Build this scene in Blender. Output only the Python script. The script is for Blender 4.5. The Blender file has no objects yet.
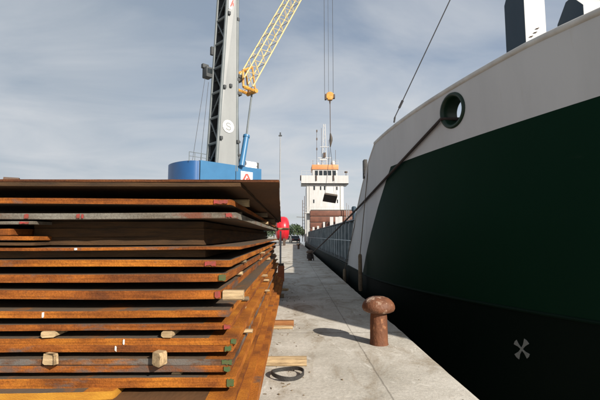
import bpy, bmesh, math, random
from mathutils import Vector, Matrix
R = math.radians
random.seed(7)
sc = bpy.context.scene
col = sc.collection

# ------------------------------------------------------------------ camera
CAM_H = 1.4
cam_d = bpy.data.cameras.new('camera')
cam = bpy.data.objects.new('camera', cam_d)
col.objects.link(cam)
cam.location = (0, 0, CAM_H)
cam_d.sensor_width = 36.0
cam_d.lens = 24.0
cam_d.clip_start = 0.05
cam_d.clip_end = 6000
cam.rotation_euler = (R(90 + 5.14), 0, R(-1.0))
sc.camera = cam
CM = cam.rotation_euler.to_matrix()

def ray(px, py):
    v = CM @ Vector(((px - 300) / 400.0, -(py - 200) / 400.0, -1.0))
    return v

def at(px, py, Y):
    """the point at depth Y that the photograph shows at (px, py)"""
    v = ray(px, py)
    return Vector((0, 0, CAM_H)) + v * (Y / v.y)

# ------------------------------------------------------------------ world
SUN_EL, SUN_AZ = 29.3, 139.0          # azimuth clockwise from +Y
w = bpy.data.worlds.new('World')
sc.world = w
w.use_nodes = True
nt = w.node_tree
nt.nodes.clear()
N = nt.nodes.new
L = nt.links.new
out = N('ShaderNodeOutputWorld')
bg = N('ShaderNodeBackground')
bg.inputs['Strength'].default_value = 0.092
sky = N('ShaderNodeTexSky')
sky.sky_type = 'NISHITA'
sky.sun_disc = False
sky.sun_elevation = R(SUN_EL)
sky.sun_rotation = R(SUN_AZ)
sky.air_density = 1.0
sky.dust_density = 1.6
sky.ozone_density = 1.0
tc = N('ShaderNodeTexCoord')
sep = N('ShaderNodeSeparateXYZ')
L(tc.outputs['Generated'], sep.inputs[0])
def M_(op, a, b=None, c=None):
    n = N('ShaderNodeMath'); n.operation = op
    for i, v in enumerate((a, b, c)):
        if v is None: continue
        if isinstance(v, (int, float)): n.inputs[i].default_value = v
        else: L(v, n.inputs[i])
    return n.outputs[0]
zz = M_('ADD', M_('MAXIMUM', sep.outputs['Z'], 0.0), 0.16)
cx = M_('DIVIDE', sep.outputs['X'], zz)
cy = M_('DIVIDE', sep.outputs['Y'], zz)
comb = N('ShaderNodeCombineXYZ')
L(cx, comb.inputs[0]); L(cy, comb.inputs[1])
mp = N('ShaderNodeMapping')
mp.inputs['Rotation'].default_value = (0, 0, R(24))
mp.inputs['Scale'].default_value = (0.75, 1.15, 1)
L(comb.outputs[0], mp.inputs[0])
n1 = N('ShaderNodeTexNoise'); n1.inputs['Scale'].default_value = 1.35
n1.inputs['Detail'].default_value = 7; n1.inputs['Roughness'].default_value = 0.52
n1.inputs['Distortion'].default_value = 0.6
L(mp.outputs[0], n1.inputs['Vector'])
n2 = N('ShaderNodeTexNoise'); n2.inputs['Scale'].default_value = 0.45
n2.inputs['Detail'].default_value = 3
L(comb.outputs[0], n2.inputs['Vector'])
cmix = M_('ADD', M_('MULTIPLY', n1.outputs[0], 0.6), M_('MULTIPLY', n2.outputs[0], 0.55))
ramp = N('ShaderNodeValToRGB')
ramp.color_ramp.elements[0].position = 0.47
ramp.color_ramp.elements[0].color = (0, 0, 0, 1)
ramp.color_ramp.elements[1].position = 0.69
ramp.color_ramp.elements[1].color = (1, 1, 1, 1)
L(cmix, ramp.inputs[0])
# thin grey veil, thicker on the left; bright wisps; pale glow low down
veil = M_('MINIMUM', M_('MAXIMUM', M_('ADD', M_('MULTIPLY', sep.outputs['X'], -0.8), 0.50), 0.12), 0.85)
hz = M_('POWER', M_('SUBTRACT', 1.0, M_('MAXIMUM', sep.outputs['Z'], 0.0)), 4.0)
mix1 = N('ShaderNodeMixRGB')
L(veil, mix1.inputs[0])
L(sky.outputs[0], mix1.inputs[1])
mix1.inputs[2].default_value = (2.3, 2.72, 3.2, 1)
fac = M_('MINIMUM', M_('ADD', M_('MULTIPLY', ramp.outputs[0], 0.72), M_('MULTIPLY', hz, 0.80)), 0.95)
mix = N('ShaderNodeMixRGB')
L(fac, mix.inputs[0])
L(mix1.outputs[0], mix.inputs[1])
mix.inputs[2].default_value = (4.5, 4.72, 5.0, 1)
L(mix.outputs[0], bg.inputs['Color'])
L(bg.outputs[0], out.inputs[0])

# ------------------------------------------------------------------ sun
sd = bpy.data.lights.new('sun', 'SUN')
sd.energy = 4.8
sd.angle = R(0.6)
sd.color = (1.0, 0.92, 0.81)
sun = bpy.data.objects.new('sun', sd)
col.objects.link(sun)
S = Vector((math.sin(R(SUN_AZ)) * math.cos(R(SUN_EL)), math.cos(R(SUN_AZ)) * math.cos(R(SUN_EL)), math.sin(R(SUN_EL))))
sun.rotation_euler = (-S).to_track_quat('-Z', 'Y').to_euler()
sun.location = S * 60

vs = sc.view_settings
vs.view_transform = 'Standard'
vs.look = 'None'
vs.exposure = 0.6
vs.gamma = 1.0
vs.use_curve_mapping = False

# ------------------------------------------------------------------ materials
def mat(name, c1, c2=None, scale=3.0, rough=0.6, metal=0.0, bump=0.0, bscale=40.0, streak=(1, 1, 1), lo=0.35, hi=0.65, c3=None, c3pos=0.62, c3scale=1.0, spec=0.5):
    m = bpy.data.materials.new(name)
    m.use_nodes = True
    t = m.node_tree
    b = t.nodes['Principled BSDF']
    b.inputs['Roughness'].default_value = rough
    b.inputs['Metallic'].default_value = metal
    b.inputs['Specular IOR Level'].default_value = spec
    tcn = t.nodes.new('ShaderNodeTexCoord')
    mpn = t.nodes.new('ShaderNodeMapping')
    mpn.inputs['Scale'].default_value = streak
    oi = t.nodes.new('ShaderNodeObjectInfo')
    t.links.new(tcn.outputs['Object'], mpn.inputs[0])
    mul = t.nodes.new('ShaderNodeMath'); mul.operation = 'MULTIPLY'; mul.inputs[1].default_value = 37.0
    t.links.new(oi.outputs['Random'], mul.inputs[0])
    t.links.new(mul.outputs[0], mpn.inputs['Location'])
    c2 = c2 or tuple(x * 0.8 for x in c1)
    nz = t.nodes.new('ShaderNodeTexNoise')
    nz.inputs['Scale'].default_value = scale
    nz.inputs['Detail'].default_value = 8
    nz.inputs['Roughness'].default_value = 0.6
    t.links.new(mpn.outputs[0], nz.inputs['Vector'])
    rp = t.nodes.new('ShaderNodeValToRGB')
    rp.color_ramp.elements[0].position = lo
    rp.color_ramp.elements[1].position = hi
    rp.color_ramp.elements[0].color = (*c1, 1)
    rp.color_ramp.elements[1].color = (*c2, 1)
    t.links.new(nz.outputs[0], rp.inputs[0])
    colout = rp.outputs[0]
    if c3:
        n3 = t.nodes.new('ShaderNodeTexNoise')
        n3.inputs['Scale'].default_value = scale * c3scale
        n3.inputs['Detail'].default_value = 10
        n3.inputs['Roughness'].default_value = 0.65
        off = t.nodes.new('ShaderNodeVectorMath'); off.operation = 'ADD'; off.inputs[1].default_value = (17.3, 5.1, 9.7)
        t.links.new(mpn.outputs[0], off.inputs[0])
        t.links.new(off.outputs[0], n3.inputs['Vector'])
        r3 = t.nodes.new('ShaderNodeValToRGB')
        r3.color_ramp.elements[0].position = c3pos - 0.04
        r3.color_ramp.elements[1].position = c3pos + 0.06
        t.links.new(n3.outputs[0], r3.inputs[0])
        mx = t.nodes.new('ShaderNodeMixRGB')
        t.links.new(r3.outputs[0], mx.inputs[0])
        t.links.new(colout, mx.inputs[1])
        mx.inputs[2].default_value = (*c3, 1)
        colout = mx.outputs[0]
    t.links.new(colout, b.inputs['Base Color'])
    if bump:
        nb = t.nodes.new('ShaderNodeTexNoise')
        nb.inputs['Scale'].default_value = bscale
        nb.inputs['Detail'].default_value = 6
        t.links.new(mpn.outputs[0], nb.inputs['Vector'])
        bp = t.nodes.new('ShaderNodeBump')
        bp.inputs['Strength'].default_value = bump
        bp.inputs['Distance'].default_value = 0.02
        t.links.new(nb.outputs[0], bp.inputs['Height'])
        t.links.new(bp.outputs[0], b.inputs['Normal'])
    return m

def rust(name, bright, mid, dark, grey=(0.09, 0.075, 0.065), greypos=0.66, lines=0.45, axis='Z'):
    m = bpy.data.materials.new(name); m.use_nodes = True
    t = m.node_tree; b = t.nodes['Principled BSDF']
    b.inputs['Roughness'].default_value = 0.92; b.inputs['Specular IOR Level'].default_value = 0.18
    tcn = t.nodes.new('ShaderNodeTexCoord'); oi = t.nodes.new('ShaderNodeObjectInfo')
    mul = t.nodes.new('ShaderNodeMath'); mul.operation = 'MULTIPLY'; mul.inputs[1].default_value = 61.0
    t.links.new(oi.outputs['Random'], mul.inputs[0])
    def noise(scale, sc3, det, ro=0.6):
        mpn = t.nodes.new('ShaderNodeMapping'); mpn.inputs['Scale'].default_value = sc3
        t.links.new(tcn.outputs['Object'], mpn.inputs[0]); t.links.new(mul.outputs[0], mpn.inputs['Location'])
        n = t.nodes.new('ShaderNodeTexNoise'); n.inputs['Scale'].default_value = scale; n.inputs['Detail'].default_value = det; n.inputs['Roughness'].default_value = ro
        t.links.new(mpn.outputs[0], n.inputs['Vector']); return n.outputs[0]
    def ramp_(x, stops):
        r = t.nodes.new('ShaderNodeValToRGB')
        while len(r.color_ramp.elements) < len(stops): r.color_ramp.elements.new(0.5)
        for e, (p, c) in zip(r.color_ramp.elements, stops): e.position = p; e.color = (*c, 1)
        t.links.new(x, r.inputs[0]); return r.outputs[0]
    def mixc(f, a, c, typ='MIX'):
        n = t.nodes.new('ShaderNodeMixRGB'); n.blend_type = typ
        for k, v in enumerate((f, a, c)):
            if isinstance(v, (int, float)): n.inputs[k].default_value = v
            elif isinstance(v, tuple): n.inputs[k].default_value = (*v, 1)
            else: t.links.new(v, n.inputs[k])
        return n.outputs[0]
    c = ramp_(noise(2.2, (1, 1, 2), 5), [(0.34, dark), (0.50, mid), (0.66, bright)])      # broad patches of fresh and old rust
    sp = ramp_(noise(70, (1, 1, 1), 4, 0.7), [(0.30, (0.55, 0.52, 0.50)), (0.62, (1.15, 1.12, 1.05))])
    c = mixc(0.75, c, sp, 'MULTIPLY')                                                      # fine flaking
    bl = ramp_(noise(14, (1, 1, 1.4), 8, 0.7), [(0.58, (0, 0, 0)), (0.66, (1, 1, 1))])
    c = mixc(mixc(1.0, bl, (0.55, 0.55, 0.55), 'MULTIPLY'), c, dark)
    if lines:
        zs_ = (0.02, 0.02, 1.0)
        ln = ramp_(noise(85, zs_, 2), [(0.40, (0.45, 0.42, 0.40)), (0.56, (1.1, 1.1, 1.1))])   # burr lines left by the shear
        c = mixc(lines, c, ln, 'MULTIPLY')
    gp = ramp_(noise(1.6, (1, 1, 3), 7, 0.65), [(greypos - 0.05, (0, 0, 0)), (greypos + 0.03, (1, 1, 1))])
    c = mixc(mixc(1.0, gp, (0.8, 0.8, 0.8), 'MULTIPLY'), c, grey)
    t.links.new(c, b.inputs['Base Color'])
    bp = t.nodes.new('ShaderNodeBump'); bp.inputs['Strength'].default_value = 0.55; bp.inputs['Distance'].default_value = 0.012
    t.links.new(noise(80, (1, 1, 1), 6, 0.7), bp.inputs['Height']); t.links.new(bp.outputs[0], b.inputs['Normal'])
    return m
RUST_EDGE = rust('rust_edge', (0.44, 0.165, 0.022), (0.32, 0.105, 0.016), (0.17, 0.055, 0.014))
RUST_EDGE2 = rust('rust_edge_deep', (0.34, 0.112, 0.018), (0.22, 0.068, 0.014), (0.11, 0.038, 0.014), greypos=0.62)
RUST_OLD = rust('rust_edge_old', (0.16, 0.060, 0.022), (0.10, 0.038, 0.018), (0.06, 0.026, 0.015), greypos=0.64)
RUST_FACE = rust('orange_rust_face', (0.46, 0.175, 0.022), (0.34, 0.115, 0.017), (0.18, 0.060, 0.016), lines=0.0, greypos=0.65)
RUST_YEL = mat('rust_edge_yellow', (0.50, 0.25, 0.03), (0.36, 0.15, 0.02), 4, 0.85, 0, 0.4, 60, (1, 1, 6), spec=0.2)
GREYBROWN = rust('grey_brown_edge', (0.26, 0.095, 0.022), (0.13, 0.065, 0.035), (0.07, 0.05, 0.04), grey=(0.13, 0.125, 0.115), greypos=0.52)
GREY_EDGE = rust('grey_mill_edge', (0.20, 0.195, 0.175), (0.165, 0.155, 0.135), (0.11, 0.09, 0.07), grey=(0.15, 0.045, 0.025), greypos=0.60, lines=0.3)
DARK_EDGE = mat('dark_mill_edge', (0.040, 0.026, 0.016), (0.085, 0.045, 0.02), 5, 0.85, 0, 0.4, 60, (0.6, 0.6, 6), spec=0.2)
MILL = mat('mill_scale', (0.085, 0.075, 0.065), (0.12, 0.075, 0.042), 1.8, 0.7, 0, 0.25, 30, (1, 0.5, 1), c3=(0.22, 0.09, 0.03), c3pos=0.60, c3scale=1.7, spec=0.3)
MILL_RUST = mat('rusted_face', (0.12, 0.058, 0.024), (0.07, 0.038, 0.020), 1.5, 0.8, 0, 0.3, 30, (1, 0.4, 1), spec=0.25)
PALE_WOOD = mat('pale_wood', (0.54, 0.40, 0.23), (0.24, 0.17, 0.095), 7, 0.85, 0, 0.3, 50, (0.6, 5, 5), spec=0.2)
GREY_WOOD = mat('weathered_wood', (0.22, 0.17, 0.11), (0.13, 0.10, 0.07), 6, 0.9, 0, 0.3, 50, (0.6, 5, 5), spec=0.2)
ORANGE_WOOD = mat('rust_stained_wood', (0.34, 0.16, 0.06), (0.24, 0.10, 0.04), 6, 0.9, 0, 0.3, 50, (0.6, 5, 5), spec=0.2)
GREEN_MARK = mat('green_paint_mark', (0.03, 0.085, 0.025), (0.075, 0.07, 0.02), 30, 0.7)
RED_MARK = mat('red_paint_mark', (0.30, 0.03, 0.03), (0.15, 0.04, 0.022), 30, 0.7)
WHITE_MARK = mat('chalk_mark', (0.75, 0.72, 0.66), None, 30, 0.9)
BLACK_RUBBER = mat('black_rubber', (0.02, 0.019, 0.018), (0.035, 0.032, 0.03), 12, 0.6, 0, 0.3, 60)
BOLLARD = mat('bollard_rust', (0.155, 0.060, 0.027), (0.095, 0.036, 0.018), 6, 0.7, 0, 0.55, 35, (1, 1, 0.6), c3=(0.33, 0.15, 0.07), c3pos=0.62, c3scale=1.6, spec=0.35)
BOLLARD_HEAD = mat('bollard_worn_head', (0.17, 0.067, 0.031), (0.105, 0.042, 0.021), 6, 0.6, 0, 0.5, 35, c3=(0.46, 0.34, 0.25), c3pos=0.575, c3scale=1.1, spec=0.4)
DARK_IRON = mat('dark_iron', (0.06, 0.045, 0.035), (0.09, 0.05, 0.03), 6, 0.75, 0, 0.4, 40)
ROPE = mat('dark_rope', (0.030, 0.022, 0.020), (0.055, 0.04, 0.035), 40, 0.9, 0, 0.8, 160)
ROPE_PALE = mat('pale_rope', (0.22, 0.19, 0.15), (0.14, 0.12, 0.10), 40, 0.9, 0, 0.6, 160)
WIRE = mat('wire_rope', (0.06, 0.06, 0.065), None, 20, 0.5)
SHIP_WHITE = mat('ship_white_paint', (0.52, 0.52, 0.515), (0.45, 0.445, 0.43), 1.5, 0.45, 0, 0.05, 6, (2, 2, 0.4))
RAIL_GREY = mat('rail_paint', (0.50, 0.49, 0.46), (0.38, 0.36, 0.33), 3, 0.5, 0, 0.1, 20)
SHIP_GREEN = mat('ship_green_paint', (0.004, 0.019, 0.010), (0.006, 0.023, 0.013), 3, 0.4, spec=0.3)
HULL_BLACK = mat('hull_black_green', (0.0022, 0.0095, 0.0055), (0.003, 0.011, 0.007), 3, 0.7, spec=0.08)
MARK_GREY = mat('mark_grey', (0.20, 0.21, 0.205), (0.15, 0.16, 0.155), 20, 0.6)
NAVY = mat('navy_paint', (0.026, 0.046, 0.068), (0.032, 0.053, 0.075), 2, 0.6, 0, 0.05, 10, spec=0.2)
COAM = mat('coaming_paint', (0.028, 0.046, 0.057), (0.020, 0.034, 0.043), 1.2, 0.5, 0, 0.1, 8, (1, 1, 0.3), c3=(0.12, 0.075, 0.05), c3pos=0.68, c3scale=1.4)
COAM_L = mat('stiffener_paint', (0.40, 0.45, 0.47), (0.20, 0.25, 0.27), 1.5, 0.5, 0, 0.1, 8)
DECK = mat('deck_paint', (0.03, 0.04, 0.036), (0.05, 0.045, 0.04), 1.5, 0.7, 0, 0.1, 20)
BROWN = mat('brown_hatch_paint', (0.17, 0.068, 0.042), (0.11, 0.045, 0.03), 1.5, 0.6, 0, 0.1, 10)
ORANGE = mat('orange_band_paint', (0.62, 0.27, 0.10), (0.52, 0.22, 0.09), 2, 0.5)
GLASS = mat('dark_window_glass', (0.02, 0.026, 0.03), None, 2, 0.12)
CR_BLUE = mat('crane_blue', (0.035, 0.145, 0.29), (0.03, 0.125, 0.255), 0.8, 0.4, 0, 0.03, 6)
CR_BLUE_D = mat('crane_blue_counterweight', (0.015, 0.088, 0.25), (0.016, 0.08, 0.22), 0.8, 0.4)
CR_GREY = mat('crane_grey', (0.25, 0.262, 0.262), (0.205, 0.216, 0.218), 0.6, 0.5, 0, 0.04, 5, (1, 1, 0.3))
CR_DARK = mat('crane_lattice_grey', (0.13, 0.15, 0.16), (0.10, 0.12, 0.125), 1, 0.55)
CR_INNER = mat('crane_interior', (0.055, 0.06, 0.064), (0.035, 0.04, 0.043), 1, 0.7)
YELLOW = mat('jib_yellow', (0.62, 0.48, 0.22), (0.55, 0.42, 0.18), 1.5, 0.5)
YEL_HOOK = mat('hook_yellow', (0.62, 0.33, 0.05), (0.45, 0.2, 0.04), 2, 0.5)
RED = mat('red_tank_paint', (0.52, 0.016, 0.028), (0.45, 0.014, 0.022), 1, 0.35)
SIGN_RED = mat('sign_red', (0.62, 0.09, 0.07), None, 4, 0.5)
SIGN_WHITE = mat('sign_white', (0.80, 0.80, 0.80), (0.75, 0.75, 0.75), 3, 0.5)
STEEL_DARK = mat('dark_steel_load', (0.045, 0.037, 0.03), (0.07, 0.05, 0.035), 2, 0.6)
BARK = mat('bark', (0.09, 0.07, 0.05), (0.06, 0.045, 0.035), 8, 0.9)
LEAF = mat('leaf', (0.045, 0.075, 0.03), (0.06, 0.09, 0.035), 2, 0.8)
LEAF2 = mat('leaf_dark', (0.035, 0.06, 0.03), (0.05, 0.075, 0.04), 2, 0.8)
CAR_DARK = mat('car_paint_dark', (0.03, 0.034, 0.04), None, 2, 0.25)
CAR_SILVER = mat('car_paint_silver', (0.30, 0.31, 0.33), None, 2, 0.3)
MAST = mat('galvanised', (0.30, 0.31, 0.32), (0.24, 0.25, 0.26), 3, 0.5)
BLOCK_RED = mat('rust_red_block', (0.34, 0.10, 0.035), (0.24, 0.07, 0.03), 6, 0.85, 0, 0.4, 40)

# ------------------------------------------------------------------ mesh helpers
class MB:
    def __init__(s): s.bm = bmesh.new()
    def box(s, c, d, rz=0.0, M=None, mi=0, bev=0.0):
        r = bmesh.ops.create_cube(s.bm, size=1.0)
        vsx = r['verts']
        bmesh.ops.scale(s.bm, vec=d, verts=vsx)
        if bev:
            es = list({e for v in vsx for e in v.link_edges})
            rb = bmesh.ops.bevel(s.bm, geom=es, offset=bev, segments=2, affect='EDGES', profile=0.6)
            vsx = list({v for f in rb['faces'] for v in f.verts} | {v for v in vsx if v.is_valid})
        m4 = Matrix.Translation(Vector(c)) @ (M.to_4x4() if M else Matrix.Rotation(rz, 4, 'Z'))
        bmesh.ops.transform(s.bm, matrix=m4, verts=vsx)
        if mi:
            for f in {f for v in vsx for f in v.link_faces}: f.material_index = mi
        return s
    def tube(s, pts, r, n=8, cap=True, closed=False):
        pts = [Vector(p) for p in pts]
        rr = r if isinstance(r, (list, tuple)) else [r] * len(pts)
        rings = []
        up = None
        m = len(pts)
        for i, p in enumerate(pts):
            if closed: t = pts[(i + 1) % m] - pts[i - 1]
            else: t = pts[min(i + 1, m - 1)] - pts[max(i - 1, 0)]
            t.normalize()
            if up is None:
                up = Vector((0, 0, 1)) if abs(t.z) < 0.95 else Vector((1, 0, 0))
            a = t.cross(up)
            if a.length < 1e-5: a = t.orthogonal()
            a.normalize()
            b = a.cross(t).normalized()
            up = b
            rings.append([s.bm.verts.new(p + (a * math.cos(2 * math.pi * k / n) + b * math.sin(2 * math.pi * k / n)) * rr[i]) for k in range(n)])
        rng = m if closed else m - 1
        for i in range(rng):
            A, B = rings[i], rings[(i + 1) % m]
            for k in range(n):
                f = s.bm.faces.new((A[k], A[(k + 1) % n], B[(k + 1) % n], B[k])); f.smooth = True
        if cap and not closed:
            s.bm.faces.new(rings[0]); s.bm.faces.new(rings[-1])
        return s
    def lathe(s, prof, c=(0, 0, 0), n=32, M=None):
        rings = []
        M = M or Matrix.Identity(3)
        c = Vector(c)
        for r, z in prof:
            rings.append([s.bm.verts.new(c + M @ Vector((max(r, 1e-4) * math.cos(2 * math.pi * k / n), max(r, 1e-4) * math.sin(2 * math.pi * k / n), z))) for k in range(n)])
        for A, B in zip(rings, rings[1:]):
            for k in range(n):
                f = s.bm.faces.new((A[k], A[(k + 1) % n], B[(k + 1) % n], B[k])); f.smooth = True
        s.bm.faces.new(rings[0]); s.bm.faces.new(rings[-1])
        return s
    def prism(s, poly, d, M=None, mi=0):
        """poly = 3-D points of one face, d = extrusion vector"""
        d = Vector(d)
        a = [s.bm.verts.new(Vector(p)) for p in poly]
        b = [s.bm.verts.new(Vector(p) + d) for p in poly]
        n = len(a)
        fs = [s.bm.faces.new(a), s.bm.faces.new(b)]
        for k in range(n): fs.append(s.bm.faces.new((a[k], a[(k + 1) % n], b[(k + 1) % n], b[k])))
        for f in fs: f.material_index = mi
        return s
    def build(s, name, mats, parent=None, loc=None):
        bmesh.ops.recalc_face_normals(s.bm, faces=s.bm.faces[:])
        me = bpy.data.meshes.new(name)
        s.bm.to_mesh(me); s.bm.free()
        me.set_sharp_from_angle(angle=R(42))
        for m in (mats if isinstance(mats, (list, tuple)) else [mats]): me.materials.append(m)
        o = bpy.data.objects.new(name, me)
        col.objects.link(o)
        if parent: o.parent = parent
        if loc is not None: o.location = loc
        return o

def tag(o, label, cat, group=None):
    o['label'] = label; o['category'] = cat
    if group: o['group'] = group
    return o
def part_label(o, label):
    o['label'] = label
    return o
def empty(name, loc=(0, 0, 0), rz=0.0):
    o = bpy.data.objects.new(name, None)
    o.empty_display_size = 0.3
    col.objects.link(o)
    o.location = loc; o.rotation_euler = (0, 0, rz)
    return o
def copy_tree(o, parent=None):
    c = o.copy(); col.objects.link(c)
    if parent: c.parent = parent
    for ch in [x for x in bpy.data.objects if x.parent == o]: copy_tree(ch, c)
    return c
def grid_mesh(bm, P, mi=0, smooth=True, close=False):
    V = [[bm.verts.new(p) for p in row] for row in P]
    for i in range(len(V) - 1):
        for j in range(len(V[0]) - 1):
            f = bm.faces.new((V[i][j], V[i + 1][j], V[i + 1][j + 1], V[i][j + 1]))
            f.smooth = smooth; f.material_index = mi
    return V

# ================================================================== SETTING
EDGE_X = 1.634
def concrete():
    m = bpy.data.materials.new('quay_concrete'); m.use_nodes = True
    t = m.node_tree; b = t.nodes['Principled BSDF']
    b.inputs['Roughness'].default_value = 0.9
    b.inputs['Specular IOR Level'].default_value = 0.25
    NN = t.nodes.new; LL = t.links.new
    g = NN('ShaderNodeNewGeometry')
    sp = NN('ShaderNodeSeparateXYZ'); LL(g.outputs['Position'], sp.inputs[0])
    def mm(op, a, bb=None, c=None):
        n = NN('ShaderNodeMath'); n.operation = op
        for i, v in enumerate((a, bb, c)):
            if v is None: continue
            if isinstance(v, (int, float)): n.inputs[i].default_value = v
            else: LL(v, n.inputs[i])
        return n.outputs[0]
    def noise(scale, detail=8, rough=0.6, sc3=None, dist=0):
        n = NN('ShaderNodeTexNoise'); n.inputs['Scale'].default_value = scale
        n.inputs['Detail'].default_value = detail; n.inputs['Roughness'].default_value = rough
        n.inputs['Distortion'].default_value = dist
        if sc3:
            mpn = NN('ShaderNodeMapping'); mpn.inputs['Scale'].default_value = sc3
            LL(g.outputs['Position'], mpn.inputs[0]); LL(mpn.outputs[0], n.inputs['Vector'])
        else: LL(g.outputs['Position'], n.inputs['Vector'])
        return n.outputs[0]
    def rampn(x, stops):
        r = NN('ShaderNodeValToRGB')
        while len(r.color_ramp.elements) < len(stops): r.color_ramp.elements.new(0.5)
        for e, (p, c) in zip(r.color_ramp.elements, stops): e.position = p; e.color = (*c, 1)
        LL(x, r.inputs[0]); return r.outputs[0]
    def mixc(f, a, bcol, typ='MIX'):
        n = NN('ShaderNodeMixRGB'); n.blend_type = typ
        for i, v in enumerate((f, a, bcol)):
            if isinstance(v, (int, float)): n.inputs[i].default_value = v
            elif isinstance(v, tuple): n.inputs[i].default_value = (*v, 1)
            else: LL(v, n.inputs[i])
        return n.outputs[0]
    base = rampn(noise(0.9, 8, 0.62), [(0.30, (0.285, 0.264, 0.223)), (0.5, (0.42, 0.394, 0.345)), (0.70, (0.53, 0.505, 0.457))])
    fine = rampn(noise(26, 6, 0.7), [(0.3, (0.72, 0.72, 0.72)), (0.7, (1.12, 1.12, 1.12))])
    c = mixc(0.8, base, fine, 'MULTIPLY')
    # brown stains and pale scuffs, drawn out along the quay
    st = rampn(noise(1.7, 9, 0.68, (1.2, 0.6, 1), 0.8), [(0.50, (0, 0, 0)), (0.66, (1, 1, 1))])
    c = mixc(mm('MULTIPLY', st, 0.78), c, (0.20, 0.155, 0.10))
    sc2 = rampn(noise(3.1, 10, 0.72, (1.6, 0.8, 1), 1.2), [(0.57, (0, 0, 0)), (0.68, (1, 1, 1))])
    c = mixc(mm('MULTIPLY', sc2, 0.45), c, (0.70, 0.68, 0.63))
    sp2 = rampn(noise(9, 6, 0.75), [(0.66, (0, 0, 0)), (0.72, (1, 1, 1))])
    c = mixc(mm('MULTIPLY', sp2, 0.55), c, (0.09, 0.075, 0.06))
    # joints: one along the coping, the others across every few metres
    wob = mm('MULTIPLY', mm('SUBTRACT', noise(4, 4), 0.5), 0.03)
    dj = mm('ABSOLUTE', mm('SUBTRACT', mm('ADD', sp.outputs['X'], wob), 0.86))
    j1 = mm('LESS_THAN', dj, 0.008)
    yy = mm('ABSOLUTE', mm('SUBTRACT', mm('FRACT', mm('DIVIDE', mm('ADD', sp.outputs['Y'], mm('ADD', wob, 1.55)), 3.0)), 0.5))
    j2 = mm('LESS_THAN', yy, 0.005)
    jj = mm('MAXIMUM', j1, j2)
    c = mixc(mm('MULTIPLY', jj, 0.5), c, (0.09, 0.08, 0.065))
    LL(c, b.inputs['Base Color'])
    bp = NN('ShaderNodeBump'); bp.inputs['Strength'].default_value = 0.45; bp.inputs['Distance'].default_value = 0.015
    hgt = mm('SUBTRACT', mm('ADD', noise(35, 8, 0.7), mm('MULTIPLY', noise(3, 5), 1.5)), mm('MULTIPLY', jj, 0.8))
    LL(hgt, bp.inputs['Height']); LL(bp.outputs[0], b.inputs['Normal'])
    return m
CONC = concrete()
q = MB()
# quay apron top, a chipped rounded coping and the quay wall down into the water
ys = [-60 + i * 3 for i in range(20)] + [i * 0.25 for i in range(0, 120)] + [30 + i * 4 for i in range(1, 30)] + [400, 1600]
rows = []
rnd = random.Random(3)
for y in ys:
    ch = 0.008 + 0.035 * rnd.random() ** 3 if 0 <= y < 30 else 0.015
    e = EDGE_X + (rnd.random() - 0.5) * 0.010
    rows.append([(-900, y, 0), (-3, y, 0), (e - 0.05 - ch, y, 0), (e - 0.018, y, -0.014 - ch * .3), (e, y, -0.05 - ch), (e, y, -0.5), (e, y, -6)])
grid_mesh(q.bm, rows, smooth=False)
quay = q.build('quay', CONC); quay['kind'] = 'structure'

wm = mat('harbour_water', (0.006, 0.012, 0.011), (0.008, 0.015, 0.014), 1, 0.08, 0, 0.35, 2.0)
wb = MB()
grid_mesh(wb.bm, [[(EDGE_X - 0.02 + dx, y, -2.3) for dx in (0, 60, 1500)] for y in (-60, 100, 1600)])
water = wb.build('water', wm); water['kind'] = 'structure'

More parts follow.
